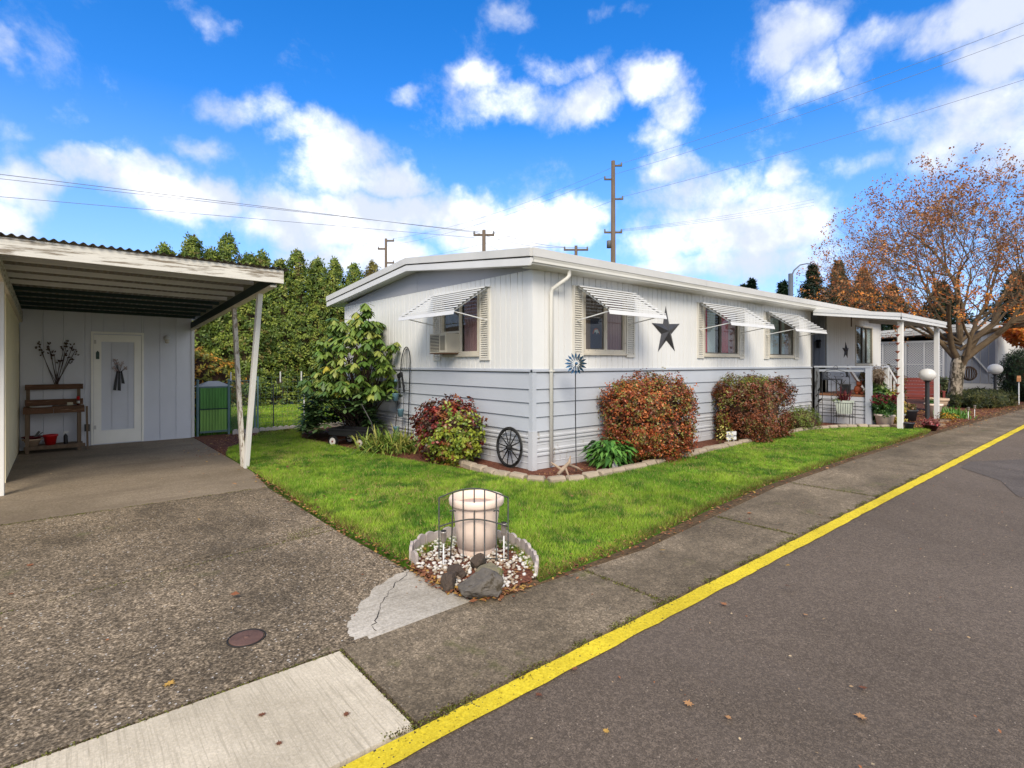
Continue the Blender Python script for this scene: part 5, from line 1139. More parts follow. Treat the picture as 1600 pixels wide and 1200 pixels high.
MB().tube([a0.lerp(a1, u/16)+Vector((0, 0, mid(u/16))) for u in range(17)], .0055, 6).build('arch', iron_m, trl)
MB().tube([a0.lerp(a1, .66)+Vector((0, 0, .045)), a1+Vector((0, 0, .045))], .005, 6).build('bottom_rail', iron_m, trl)
for k, u in enumerate((0, .2, .35, .51, .66, .83, 1)):
    p = a0.lerp(a1, u)
    if k == 1: MB().tube([p+Vector((0, 0, top(u))), p+Vector((0, 0, .40)), p+Vector((-.01, 0, .2)), p+Vector((-.02, .01, .0))], .005, 6).build('upright', iron_m, trl)
    else: MB().tube([p+Vector((0, 0, .0)), p+Vector((0, 0, top(u)))], .005, 6).build('upright', iron_m, trl)
for u in (.2, .83): q = a0.lerp(a1, u)+Vector((0, 0, .40)); MB().tube([q-(a1-a0).normalized()*.022, q+Vector((0, 0, .008)), q+(a1-a0).normalized()*.022], .006, 5).build('scroll', iron_m, trl)
ie = thing('scalloped_edging', 'low scalloped grey log edging curving round the gravel behind the pot', 'edging', (2.5, 3.6, 0))
em = M('edging_plastic', S(188, 176, 168, .75), .8, .15, 14, .3, 40, stretch=(3, 3, .3), objvar=.06)
ring = [(2.02, 3.47), (2.03, 3.58), (2.11, 3.70), (2.24, 3.78), (2.38, 3.81), (2.52, 3.80), (2.66, 3.74), (2.77, 3.62), (2.82, 3.47), (2.82, 3.30), (2.78, 3.12), (2.71, 2.96), (2.62, 2.82), (2.53, 2.73)]
rp = [Vector((x, y, 0)) for x, y in ring]; cum = [0]
for a, b in zip(rp, rp[1:]): cum.append(cum[-1]+(b-a).length)
nb_ = 22
for k in range(nb_):
    L = cum[-1]/nb_; s = k*L+L/2; g = lambda q, c_: float(np.interp(q, cum, [getattr(p, c_) for p in rp]))
    x, y = g(s, 'x'), g(s, 'y'); an = math.atan2(g(s+.02, 'y')-g(s-.02, 'y'), g(s+.02, 'x')-g(s-.02, 'x')); hh = .105+.02*abs(math.sin(k*1.05))
    w = L/2-.002; prof = [(-w, -.02), (w, -.02), (w, hh*.80)]+[(w*math.cos(q), hh*.80+hh*.2*math.sin(q)) for q in np.linspace(.3, PI-.3, 6)]+[(-w, hh*.8)]
    o = MB().prism(prof, -.011, .011, 'y').build('edging_board', em, ie); o.location = o.location+Vector((x, y, 0)); o.rotation_euler = (0, 0, an)
ie_poly = ring+[(2.44, 2.70), (2.02, 2.74), (1.95, 3.40)]
sheet('gravel_bed', ie_poly, .026, bark_mulch)
# pebbles
def pebbles(name, n, cols, region, size, z0, mat, dens=None):
    a = np.array(region); P = RNG.uniform(a.min(0), a.max(0), (n*3, 2)); P = P[inside(P, region)][:n]
    if dens is not None: P = P[RNG.random(len(P)) < dens(P)]
    n = len(P); ico = [(0, 0, 1), (.89, 0, .45), (.28, .85, .45), (-.72, .53, .45), (-.72, -.53, .45), (.28, -.85, .45), (.72, .53, -.45), (-.28, .85, -.45), (-.89, 0, -.45), (-.28, -.85, -.45), (.72, -.53, -.45), (0, 0, -1)]
    F = [(0, 1, 2), (0, 2, 3), (0, 3, 4), (0, 4, 5), (0, 5, 1), (1, 6, 2), (2, 7, 3), (3, 8, 4), (4, 9, 5), (5, 10, 1), (2, 6, 7), (3, 7, 8), (4, 8, 9), (5, 9, 10), (1, 10, 6), (7, 6, 11), (8, 7, 11), (9, 8, 11), (10, 9, 11), (6, 10, 11)]
    I = np.array(ico); s = size*RNG.uniform(.6, 1.3, (n, 1)); sc_ = s*RNG.uniform([.8, .8, .5], [1.2, 1.2, .8], (n, 3)); an = RNG.uniform(0, 6.28, n); c, s_ = np.cos(an), np.sin(an)
    V = I[None]*sc_[:, None]*RNG.uniform(.85, 1.12, (n, 12, 1)); V = np.stack([V[..., 0]*c[:, None]-V[..., 1]*s_[:, None], V[..., 0]*s_[:, None]+V[..., 1]*c[:, None], V[..., 2]], -1)
    V += np.c_[P, z0+RNG.uniform(.0, size*.9, n)][:, None]; Fa = (np.array(F)[None]+np.arange(n)[:, None, None]*12).reshape(-1, 3)
    o = raw(name, V.reshape(-1, 3), 3, mat, cols=rep(pick(cols, n, None, .06), 12), F=Fa); o['kind'] = 'stuff'; return o
peb = M('pebble', (0, 0, 0), .55, .06, 20, col_attr=True)
pebbles('white_gravel', 1150, [S(218, 212, 200, .78), S(196, 186, 168, .75), S(226, 222, 214, .8), S(170, 150, 126, .7)], ie_poly, .0145, .03, peb, lambda P: np.clip(vnoise(P, 4, 6)*1.5+.15, 0, 1)*np.where(np.hypot(P[:, 0]-2.5, P[:, 1]-3.385) < .13, 0, 1))
# boulders
def rock(label, c, r3, seed, mat, rz_=0., detail=4):
    import bmesh
    from mathutils import noise as mnoise
    bm = bmesh.new(); bmesh.ops.create_icosphere(bm, subdivisions=detail, radius=1); r = random.Random(seed)
    planes = [(Vector((r.gauss(0, 1), r.gauss(0, 1), r.gauss(0, .8))).normalized(), r.uniform(.62, .88)) for _ in range(13)]
    for v in bm.verts:
        p = v.co.copy()
        for n_, d_ in planes:
            e = p.dot(n_)-d_
            if e > 0: p -= n_*e
        p += p.normalized()*(.022*math.sin(p.x*9+seed)*math.cos(p.y*11+p.z*7)+r.uniform(-.018, .018))
        p *= 1+.10*(mnoise.fractal(p*2.2+Vector((seed, 0, 0)), .8, 2.1, 4))
        v.co = Vector((p.x*r3[0], p.y*r3[1], p.z*r3[2]))
    me = bpy.data.meshes.new('boulder'); bm.to_mesh(me); bm.free(); me.materials.append(mat)
    o = part('boulder', me, None, loc=c); o.rotation_euler = (0, 0, rz_); tag(o, label, 'rock'); return o
rk = M('boulder_grey', S(112, 106, 98, .68), .9, .35, 9, 1.0, 24, spec=.15, wear=(S(86, 78, 64, .7), .43, 11, (1, 1, 1)))
rkb = M('boulder_brown', S(92, 78, 66, .6), .85, .25, 5, .9, 16, wear=(S(70, 64, 54, .6), .45, 6, (1, 1, 1)))
rkm = M('boulder_mossy', S(136, 128, 104, .68), .85, .2, 5, .8, 16, wear=(S(120, 122, 72, .65), .45, 6, (1, 1, 1)))
rock('biggest grey angular boulder at the front tip of the gravel island', (2.07, 2.76, .07), (.165, .12, .105), 4, rk, -.7)
rock('upright dark brown rock left of the big grey boulder', (1.98, 2.98, .05), (.075, .065, .095), 9, rkb, .4)
rock('flat brown rock behind the upright dark rock', (2.12, 3.10, .04), (.10, .08, .06), 12, rkb, .9)
rock('pale mossy rock behind the big grey boulder', (2.26, 2.90, .05), (.13, .10, .08), 15, rkm, .2)
rock('small dark rock at the foot of the trellis', (2.30, 3.10, .07), (.065, .055, .07), 21, rkb, .2)
# solar stake lights
def solar(x, y, label, h=.20, grp='solar stake lights in the gravel island', s=1.0, cap=None):
    t = thing('solar_light', label, 'garden light', (x, y, 0), grp)
    sm = M('brushed_steel', S(190, 182, 172, .75), .3, .1, 6, metal=.6)
    MB().lathe([(.004*s, 0), (.0055*s, .02), (.0055*s, h*.72)], (x, y, 0), 8).build('stake', white_m, t)
    MB().lathe([(.006*s, h*.70), (.011*s, h*.74), (.020*s, h*.78), (.022*s, h*.80), (.022*s, h), (.024*s, h+.002), (.024*s, h+.008), (.001, h+.012)], (x, y, 0), 14).build('lamp_head', sm, t)
    MB().lathe([(.021*s, 0), (.021*s, .003), (.001, .004)], (x, y, h+.0125), 10).build('solar_panel', dark_m, t)
solar(2.14, 3.30, 'steel solar stake light left of the tall beige pot', .27); solar(2.56, 3.12, 'steel solar stake light right of the tall beige pot', .29)

# ---- wall star
def star(name, label, tf, u, z, R_, cat='wall star', mat=star_m, rot=.0, depth=.06):
    mb = MB(tf); v = [(u, .02+depth, z)]
    for k in range(10):
        a = PI/2+k*PI/5+rot; r_ = R_ if k % 2 == 0 else R_*.36; v.append((u+r_*math.cos(a), .018, z+r_*math.sin(a)))
    mb.add(v, [(0, 1+k, 1+(k+1) % 10) for k in range(10)]+[tuple(range(10, 0, -1))]); o = mb.build(name, mat); tag(o, label, cat); return o
star('wall_star', 'large dark metal five pointed star on the white wall between two windows', LF, 8.2, 2.07, .45, rot=.03)
PWF = lambda u, n, z: (u, HY-n, z)
star('wall_star', 'small dark star hanging on the white wall inside the porch', PWF, 16.96, 1.86, .26)
o = MB(PWF).prism([(17.0-.06, 1.32), (17.06, 1.32), (17.10, 1.12), (17.04, 1.18), (16.98, 1.12)], .02, .05, 'y').build('wall_ornament', black_m); tag(o, 'small black notched ornament below the porch star', 'ornament')
# ---- wind spinner
wsx, wsy = 5.45, 5.07
ws = thing('wind_spinner', 'blue and silver metal flower wind spinner on a thin black pole', 'wind spinner', (wsx, wsy, 0))
MB().tube([(wsx, wsy, 0), (wsx-.01, wsy+.005, .8), (wsx-.015, wsy, 1.49)], .007, 8).build('pole', black_m, ws)
sb = M('petal_blue', S(58, 104, 140, .8), .3, .2, 9, metal=.5, spec=.6); sv = M('petal_silver', S(168, 180, 188, .8), .25, .15, 9, metal=.7)
Ds = Vector((-.62, -.78, 0)); Us = Vector((0, 0, 1)); Rs = Us.cross(Ds).normalized(); c0 = Vector((wsx-.015, wsy, 1.50))+Ds*.03
def petals(n, r0, r1, w, mat, off, ph, nm='petal'):
    for k in range(n):
        a = 2*PI*k/n+ph; d = Rs*math.cos(a)+Us*math.sin(a); s_ = Ds.cross(d)
        o_ = c0+Ds*off; q = [o_+d*r0, o_+d*(r0+(r1-r0)*.55)+s_*w+Ds*.012, o_+d*r1+Ds*.004, o_+d*(r0+(r1-r0)*.55)-s_*w-Ds*.012]
        MB().add(q, [(0, 1, 2), (0, 2, 3)]).build(nm, mat, ws)
petals(16, .05, .158, .017, sb, 0, 0); petals(14, .03, .105, .014, sv, .03, .2)
MB().sphere(tuple(c0+Ds*.05), .022, 6).build('hub', sb, ws)
# ---- wagon wheel leaning on the gable skirting
ww = thing('wagon_wheel', 'small black wooden wagon wheel leaning against the gable skirting', 'wheel', (4.90, 5.86, .29))
wc = Vector((4.915, 5.87, .305)); tl = .10
def wp(a, r_, n_=0.): return wc+Vector((tl*r_*math.sin(a)*.6-n_, r_*math.cos(a), r_*math.sin(a)))
bw = M('wheel_black', S(34, 34, 34, .5), .75, .3, 10, .3, 30)
for k in range(8):
    pts_ = [wp(2*PI*(k+u/5*.985)/8, .262) for u in range(6)]; MB().tube(pts_, .019, 6).build('felloe', bw, ww)
MB().tube([wp(2*PI*k/40, .285) for k in range(40)], .007, 5, closed=True).build('rim', iron_m, ww)
for k in range(12): MB().tube([wp(2*PI*k/12+.1, .05), wp(2*PI*k/12+.1, .17), wp(2*PI*k/12+.1, .25)], [.010, .008, .007], 6).build('spoke', bw, ww)
MB().tube([wp(0, 0, -.03), wp(0, 0, 0), wp(0, 0, .045)], [.038, .045, .026], 12).build('hub', bw, ww)
# ---- driftwood
o = MB().tube([(5.0, 4.98, .04), (5.12, 5.0, .10), (5.22, 4.98, .18), (5.25, 4.99, .26)], [.02, .03, .022, .008], 7).tube([(5.1, 5.0, .09), (5.0, 5.06, .17), (4.96, 5.07, .2)], [.02, .014, .005], 6).tube([(5.2, 4.98, .15), (5.32, 4.93, .10), (5.42, 4.92, .04)], [.022, .018, .01], 6).tube([(5.16, 5.0, .12), (5.12, 4.92, .06), (5.1, 4.88, .03)], [.018, .014, .01], 6).build('driftwood', M('driftwood', S(176, 154, 130, .75), .8, .2, 8, .4, 30)); tag(o, 'forked bleached driftwood on the mulch near the spinner pole', 'driftwood')
o = MB().lathe([(.03, 0), (.045, .02), (.04, .06), (.02, .08), (.028, .10), (.001, .12)], (5.95, 4.80, .03), 10).build('garden_figurine', M('figurine_white', S(220, 216, 210, .8), .5)); tag(o, 'tiny white figurine between the border and the leafy plant', 'figurine')
# little white sign with writing
sg = thing('garden_sign', 'little white lettered sign board at the border before the second shrub', 'sign', (9.3, 4.86, 0))
o = MB().box(-.11, .11, -.008, .008, .12, .27).build('board', white_m, sg, .003); o.location = (0, -.02, 0)
for x in (-.06, .06): MB().box(x-.005, x+.005, .0, .008, 0, .14).build('stake', white_m, sg).location = (0, -.02, 0)
fc = bpy.data.curves.new('lettering', 'FONT'); fc.body = 'WELCOME'; fc.size = .05; fc.align_x = 'CENTER'; fc.extrude = .001
fo = bpy.data.objects.new('lettering', fc); COL.objects.link(fo)
bpy.context.view_layer.update(); me = bpy.data.meshes.new_from_object(fo.evaluated_get(bpy.context.evaluated_depsgraph_get())); bpy.data.objects.remove(fo); me.materials.append(black_m)
lo = part('lettering', me, sg); lo.location = (0, -.0305, .175); lo.rotation_euler = (PI/2, 0, 0)
sg.rotation_euler = (0, 0, -.35)
o = MB().lathe([(.02, 0), (.02, .05), (.045, .07), (.04, .10), (.015, .14), (.025, .17), (.001, .19)], (9.95, 4.66, .03), 10).build('garden_figurine', M('figurine_white', (0,)*3)); tag(o, 'small pale figurine at the foot of the box shaped dark red shrub', 'figurine')
# dark metal stakes against wall, left of porch post
o = thing('metal_garden_stake', 'black metal double leaf garden stake against the wall left of the porch', 'garden stake', (14.0, 5.1, 0))
MB().tube([(14.0, 5.1, 0), (14.0, 5.1, .88)], .008, 5).build('pole', black_m, o)
for z in (.82, .55):
    for k in range(5):
        a = k*2*PI/5; d = Vector((math.cos(a)*.5, -math.sin(a)*.5, math.sin(a))).normalized()*.15; s_ = Vector((.03, -.03, .02)); c_ = Vector((14, 5.1, z)); MB().add([c_, c_+d*.5+s_, c_+d, c_+d*.5-s_], [(0, 1, 2), (0, 2, 3)]).build('leaf', black_m, o)

# ---- gable wall obelisk trellis
ob = thing('wall_trellis', 'tall narrow arched black trellis with hanging pots on the gable wall', 'trellis', (4.85, 8.9, 0))
ya, yb = 8.66, 9.20
oq = lambda y, z: Vector((4.97-.10*(1-z/1.8), y, z))
arc = [oq(9.10, .0), oq(9.10, 1.45)]+[oq(8.93+.17*math.cos(a), 1.45+.36*math.sin(a)) for a in np.linspace(.2, PI-.2, 9)]+[oq(8.76, 1.45), oq(8.76, 0)]
arc2 = [Vector((p.x, p.y+(.12 if p.y > 8.93 else -.06)*(1-min(p.z, 1.4)/1.4), p.z)) for p in arc]
MB().tube(arc2, .010, 6).build('frame', black_m, ob)
MB().tube([oq(8.93, .1), oq(8.93, 1.1)], .005, 5).build('upright', black_m, ob)
for z in (.28, .62, 1.0, 1.4): MB().tube([oq(8.76-.04*(1-z/1.4), z), oq(9.10+.09*(1-z/1.4), z)], .005, 5).build('crossbar', black_m, ob)
for s_ in (-.11, -.04, .04, .11): MB().tube([oq(8.93+s_, 1.4), oq(8.93+s_*.7, 1.6), oq(8.93+s_*.2, 1.78)], .004, 5).build('fan_rod', black_m, ob)
bp = M('blue_grey_glaze', S(98, 132, 146, .75), .35, .12, 6)
for k, (y, z) in enumerate(((9.07, .80), (8.87, .52), (9.04, .18))):
    o = MB().lathe([(.001, 0), (.045, 0), (.06, .13), (.065, .14), (.055, .14), (.045, .03), (.001, .03)], (4.82, y, z), 14).build('hanging_pot', bp)
    tag(o, 'blue grey hanging pot on the gable trellis, '+['highest', 'middle', 'lowest and half hidden'][k]+' of the three', 'pot', 'blue grey pots on the gable trellis')
o = MB().sphere((4.80, 9.03, 1.18), .03, 5).build('glass_ornament', bp); tag(o, 'small teal ornament high on the gable trellis', 'ornament')
o = MB().bar((4.80, 8.93, 1.26), (4.80, 8.80, 1.31), .05, .07).bar((4.80, 8.90, 1.25), (4.81, 8.88, 1.05), .03, .03).bar((4.80, 8.79, 1.30), (4.82, 8.74, .98), .025, .025).build('hose_nozzle', black_m); tag(o, 'black hose nozzle hooked near the top of the gable trellis', 'hose nozzle')
# ---- air conditioner in the gable window
ac = thing('air_conditioner', 'beige window air conditioner under the gable awning', 'air conditioner', (4.9, 7.48, 1.66))
acm = M('ac_casing', S(206, 198, 178, .8), .5, .05)
MB().box(4.74, 5.02, 7.24, 7.73, 1.675, 1.99).build('casing', acm, ac, .008)
MB().box(4.736, 4.739, 7.44, 7.71, 1.70, 1.965).build('grille_back', dark_m, ac)
for k in range(11): box('grille_slat', 4.729, 4.737, 7.44, 7.71, 1.708+k*.024, 1.718+k*.024, acm, ac)
MB().box(4.733, 4.7395, 7.27, 7.40, 1.72, 1.95).build('vent_panel', M('ac_side', S(150, 142, 124, .7), .5), ac)
MB().bar((4.75, 7.5, 1.665), (5.0, 7.5, 1.665), .5, .014).build('support_shelf', wood_m, ac)
# ---- black wagon
wg = thing('garden_wagon', 'black toy style wagon with white hubbed wheels in front of the rhododendron', 'wagon', (4.03, 9.30, 0), rz=0)
ca = Vector((3.97, 9.58, 0)); cbv = Vector((4.27, 8.98, 0)); ax = (cbv-ca).normalized(); sd = Vector((ax.y, -ax.x, 0)); 
if sd.dot(Vector((-1, -1, 0))) < 0: sd = -sd
cw_ = (ca+cbv)/2
def lp(u, v, z): return cw_+ax*u+sd*v+Vector((0, 0, z))
mb = MB(lambda u, v, z: tuple(lp(u, v, z)))
mb.box(-.42, .42, -.2, .2, .20, .21).box(-.42, .42, .195, .205, .21, .31).box(-.42, .42, -.205, -.195, .21, .31).box(-.43, -.42, -.205, .205, .20, .31).box(.42, .43, -.205, .205, .20, .31); mb.build('tub', black_m, wg)
MB(lambda u, v, z: tuple(lp(u, v, z))).box(-.45, .45, .2, .225, .30, .325).box(-.45, .45, -.225, -.2, .30, .325).box(-.45, -.425, -.2, .2, .30, .325).box(.425, .45, -.2, .2, .30, .325).build('rim', black_m, wg)
for u in (-.3, .3):
    MB().tube([lp(u, -.22, .1), lp(u, .22, .1)], .012, 6).build('axle', iron_m, wg)
    for v_ in (-.23, .23):
        w_ = MB().tube([lp(u, v_-.02, .1), lp(u, v_+.02, .1)], .1, 20, smooth=False).build('wheel', black_m, wg)
        MB().tube([lp(u, v_-.024, .1), lp(u, v_+.024, .1)], .066, 18, smooth=False).build('rim', M('wheel_white', S(232, 224, 214, .82), .5), w_)
        MB().tube([lp(u, v_-.03, .1), lp(u, v_+.03, .1)], .018, 10, smooth=False).build('hub_cap', M('hub_red', S(150, 70, 60, .7), .4), w_)
MB().box(-.01, .01, -.01, .01, 0, .0).build('bolt', black_m, wg) if False else None
MB().tube([lp(.44, 0, .14), lp(.40, .05, .45), lp(.22, .10, .78)], .011, 6).build('handle', iron_m, wg)

# ================================================================== UNDER THE CARPORT
pb = thing('potting_bench', 'weathered brown wooden potting bench against the shed wall', 'bench', (-.05, 12.1, 0))
bx0, bx1, by0, by1 = -.42, .33, 11.86, 12.30
for (x, y, h_) in ((bx0+.03, by0+.03, .74), (bx1-.05, by0+.03, .74), (bx0+.03, by1-.03, 1.14), (bx1-.05, by1-.03, 1.14)): box('leg', x-.025, x+.025, y-.02, y+.02, .01, h_, woodg_m, pb, .002)
for k in range(4): box('top_board', bx0-.02, bx1+.02, by0+.0+k*.108, by0+.102+k*.108, .745, .768, wood_m, pb, .002)
box('front_apron', bx0-.02, -.06, by0-.022, by0-.002, .665, .745, wood_m, pb, .002); box('front_apron', -.055, bx1+.02, by0-.022, by0-.002, .665, .745, wood_m, pb, .002)
box('back_rail', bx0-.01, bx1+.01, by1-.052, by1-.032, .775, .88, wood_m, pb, .002); box('back_rail', bx0-.01, bx1+.01, by1-.052, by1-.032, 1.05, 1.14, wood_m, pb, .002)
for k in range(3): box('shelf_board', bx0, bx1, by0+.02+k*.13, by0+.14+k*.13, .10, .12, woodg_m, pb, .002)
box('shelf_rail', bx0-.01, bx1+.03, by0-.015, by0+.0, .07, .13, woodg_m, pb, .002)
MB().bar((bx1+.06, by0-.02, .03), (bx1+.05, by0+.05, .76), .03, .05).build('side_brace', woodg_m, pb)
def pot_mesh(name, mat, c, r0, r1, h_, parent=None, lip=.012, n=24):
    return MB().lathe([(.001, .002), (r0, 0), (r0+(r1-r0)*.8, h_*.80), (r1, h_*.82), (r1+lip, h_*.84), (r1+lip, h_), (r1-.004, h_), (r1-.01, h_*.85), (r0, .03), (.001, .03)], c, n).build(name, mat, parent)
o = pot_mesh('red_bucket', red_pl, (-.10, 12.03, .122), .068, .098, .17, None, .006); tag(o, 'red plastic bucket on the lower shelf of the potting bench', 'bucket')
o = pot_mesh('clay_bowl', terr2, (-.33, 12.03, .122), .07, .12, .12, None); tag(o, 'beige pot at the left end of the lower bench shelf', 'pot')
o = pot_mesh('maroon_bowl', M('maroon_plastic', S(110, 24, 34, .7), .5), (-.33, 12.03, .20), .07, .125, .08, None); tag(o, 'maroon pot nested in the beige pot on the bench shelf', 'pot')
o = MB().bar((-.31, 12.0, .25), (-.24, 12.02, .36), .02, .03).bar((-.30, 12.0, .25), (-.20, 12.03, .34), .012).build('hand_tool', iron_m); tag(o, 'dark hand tool sticking out of the maroon pot', 'tool')
sp = thing('spray_bottle', 'black spray bottle with white trigger head on the lower bench shelf', 'bottle', (.10, 12.0, .122))
MB().lathe([(.001, 0), (.027, 0), (.029, .02), (.029, .13), (.014, .165), (.013, .18)], (.10, 12.0, .122), 14).build('body', black_m, sp)
MB().box(.07, .135, 11.985, 12.015, .302, .335).box(.06, .075, 11.99, 12.01, .275, .305).box(.088, .112, 11.988, 12.012, .285, .302).build('trigger_head', white_m, sp)
br = thing('sauce_bottle', 'small red capped bottle at the right end of the bench top', 'bottle', (.27, 12.15, .77))
MB().lathe([(.001, 0), (.022, 0), (.022, .09), (.012, .10)], (.27, 12.15, .77), 12).build('body', M('bottle_brown', S(96, 40, 34, .7), .3), br); MB().lathe([(.023, .03), (.023, .075)], (.27, 12.15, .77), 12).build('label', white_m, br); MB().lathe([(.024, .10), (.024, .15), (.001, .155)], (.27, 12.15, .77), 12).build('cap', red_pl, br)
o = box('seed_packet', .12, .20, 12.17, 12.19, .77, .82, M('packet_cream', S(210, 204, 176, .8), .6)); tag(o, 'small pale card box leaning on the bench back rail', 'box')
o = MB().lathe([(.001, 0), (.11, .0), (.125, .012), (.12, .015), (.001, .006)], (-.22, 11.98, .77), 20, 1.2, .8).build('plate', white_m); tag(o, 'shallow white dish lying on the left of the bench top', 'dish')
o = box('metal_tin', .355, .43, 12.1, 12.2, .30, .42, iron_m); tag(o, 'dark square box on the wall side right of the bench', 'box')
# dried wire flowers on the wall
wf = thing('metal_flower_spray', 'brown metal branch wall art fanned above the potting bench', 'wall art', (-.03, 12.36, 1.15))
r = random.Random(3); fm = M('rust_dark', S(84, 62, 56, .6), .6, .2)
for k, (tx, tz) in enumerate(((-.25, 1.84), (-.22, 1.70), (-.13, 1.82), (-.10, 1.72), (-.05, 1.66), (.02, 1.56), (.10, 1.68), (.12, 1.88), (.20, 1.82), (.23, 1.72), (.16, 1.58), (.08, 1.78))):
    s0 = Vector((-.03+r.uniform(-.03, .03), 12.35, 1.14)); e = Vector((tx, 12.345-r.uniform(0, .02), tz)); m_ = s0.lerp(e, .5)+Vector((0, 0, -.02))
    st = MB().tube([s0, m_, e], .0045, 4).build('stem', fm, wf)
    lv = MB()
    for q in range(6):
        c_ = e+Vector((r.uniform(-.03, .03), -.005, r.uniform(-.09, .03))); a = r.uniform(.3, 2.8); d = Vector((math.cos(a)*.03, -.012, math.sin(a)*.03)); s_ = Vector((-d.z, 0, d.x))*.45; lv.add([c_, c_+d*.6+s_, c_+d*1.5, c_+d*.6-s_], [(0, 1, 2, 3)])
    lv.build('leaf_cluster', fm, st)
# door ornament, plaque and lamp
do_ = thing('door_ornament', 'hanging bunch of pale metal flowers with dark ribbons on the shed door', 'door hanging', (.87, 12.37, 1.5))
r = random.Random(8); pk = M('flower_pale', S(190, 166, 160, .75), .5, .2, 9)
for k in range(11):
    c_ = Vector((.87+r.uniform(-.10, .12), 12.365, 1.42+r.uniform(-.05, .15))); mb = MB()
    for q in range(5): a = q*1.257+r.random(); mb.add([c_, c_+Vector((math.cos(a)*.03, -.012, math.sin(a)*.03)), c_+Vector((math.cos(a+.6)*.03, -.012, math.sin(a+.6)*.03))], [(0, 1, 2)])
    mb.build('flower', pk, do_)
    MB().tube([c_, (.87, 12.37, 1.32)], .003, 4).build('stem', fm, do_)
for (x, b, z) in ((.84, .80, 1.0), (.87, .87, .99), (.90, .93, 1.12)): MB().add([(x-.012, 12.368, 1.36), (x+.014, 12.368, 1.36), (b+.025, 12.362, z), (b-.025, 12.362, z+.01), (x-.012, 12.375, 1.36), (x+.014, 12.375, 1.36), (b+.025, 12.37, z), (b-.025, 12.37, z+.01)], [(0, 1, 2, 3), (4, 5, 6, 7), (0, 3, 7, 4), (1, 2, 6, 5), (2, 3, 7, 6)]).build('ribbon', black_m, do_)
o = MB(SF).prism([(.525, 1.58), (.575, 1.58), (.575, 1.70), (.55, 1.735), (.525, 1.70)], .029, .04, 'y').build('door_plaque', M('verdigris', S(84, 104, 98, .7), .6, .3, 20)); tag(o, 'small green grey plaque on the shed door frame', 'plaque')
wl = thing('wall_lamp', 'small white jelly jar lamp on the shed wall right of the door', 'lamp', (1.62, 12.3, 2.0))
MB().tube([(1.62, 12.39, 2.0), (1.62, 12.36, 2.0)], .055, 14).build('wall_plate', white_m, wl)
MB().lathe([(.045, 0), (.05, .03), (.042, .055), (.02, .07)], (1.62, 12.31, 1.97), 14).build('lamp_cap', white_m, wl)
MB().lathe([(.001, -.08), (.03, -.072), (.04, -.04), (.038, 0)], (1.62, 12.31, 1.97), 14).build('lamp_glass', M('lamp_glass', S(225, 218, 200, .8), .2), wl)
MB().tube([(1.62+.042*math.cos(a), 12.31+.042*math.sin(a), 1.93) for a in np.linspace(0, 2*PI, 12, endpoint=False)], .004, 4, closed=True).build('lamp_cage', white_m, wl)

# ================================================================== PORCH THINGS
def globe(x, y, label, r_=.17, h_=1.22):
    t = thing('globe_lamp', label, 'lamp', (x, y, 0), 'white globe lamps on black posts')
    MB().tube([(x, y, 0), (x, y, h_-r_*.9)], .048, 12).build('post', black_m, t)
    MB().lathe([(.05, 0), (.075, .01), (.08, .03), (.06, .04)], (x, y, h_-r_*1.02), 14).build('collar', black_m, t)
    MB().sphere((x, y, h_), r_, 12, 1.08, 1.08, .92).build('globe', M('opal_globe', S(238, 236, 230, .86), .25, .02, 2, transl=.25), t)
globe(16.55, 3.52, 'white globe lamp on a black post between the two canopy posts'); globe(26.6, 3.62, 'white globe lamp on a black post farther back beside the dark pine', .215, 1.29)
# iron trellis and planter at the porch side
it = thing('iron_trellis', 'scrolled black iron trellis standing against the porch side', 'trellis', (14.5, 4.9, 0))
TF = lambda u, n, z: (14.58-n, u, z)
def tt(pts, r_=.007, nm='rod'): MB().tube([TF(u, 0, z) for u, z in pts], r_, 5).build(nm, black_m, it)
for u in (5.22, 5.02, 4.62): tt([(u, .02), (u, 1.25 if u != 5.02 else 1.15)], nm='upright')
tt([(5.22, 1.25), (5.12, 1.33), (4.92, 1.36), (4.72, 1.30), (4.62, 1.15)], nm='arch')
for z in (.35, .62): tt([(5.22, z), (4.62, z)], nm='crossbar')
tt([(5.0, .7), (4.7, 1.1)]); tt([(4.75, .8), (4.95, 1.2)]); tt([(5.15, 1.2), (4.8, .95), (4.66, .75)])
for (u, z) in ((4.78, 1.22), (5.08, 1.24), (4.92, 1.40)): tt([(u+.045*math.cos(a), z+.045*math.sin(a)) for a in np.linspace(0, 5, 9)], .006, 'scroll')
ps = thing('plant_stand', 'black wire plant stand before the porch side', 'plant stand', (14.3, 4.6, 0))
for (x, y) in ((14.25, 4.45), (14.25, 4.85), (14.42, 4.45), (14.42, 4.85)): MB().tube([(x, y, 0), (x, y, .58)], .007, 5).build('leg', black_m, ps)
for z in (.25, .56): MB().tube([(14.25, 4.45, z), (14.25, 4.85, z), (14.42, 4.85, z), (14.42, 4.45, z)], .006, 5, closed=True).build('ring', black_m, ps)
for k in range(7): MB().tube([(14.25, 4.50+k*.05, .25), (14.25, 4.50+k*.05, .56)], .004, 4).build('rod', black_m, ps)
px_ = thing('planter_box', 'pale green square planter with spiky red plant on the wire stand', 'planter', (14.33, 4.65, .3))
m = MB(); v = [(14.33+sx*a, 4.65+sy*b, z) for a, b, z in ((.06, .13, .30), (.085, .19, .62), (.07, .175, .62), (.06, .15, .50)) for sx, sy in ((-1, -1), (1, -1), (1, 1), (-1, 1))]
m.add(v, [(i*4+j, i*4+(j+1) % 4, (i+1)*4+(j+1) % 4, (i+1)*4+j) for i in range(3) for j in range(4)]+[(0, 1, 2, 3), (12, 13, 14, 15)]); m.build('body', M('planter_pale', S(214, 222, 206, .8), .5), px_)
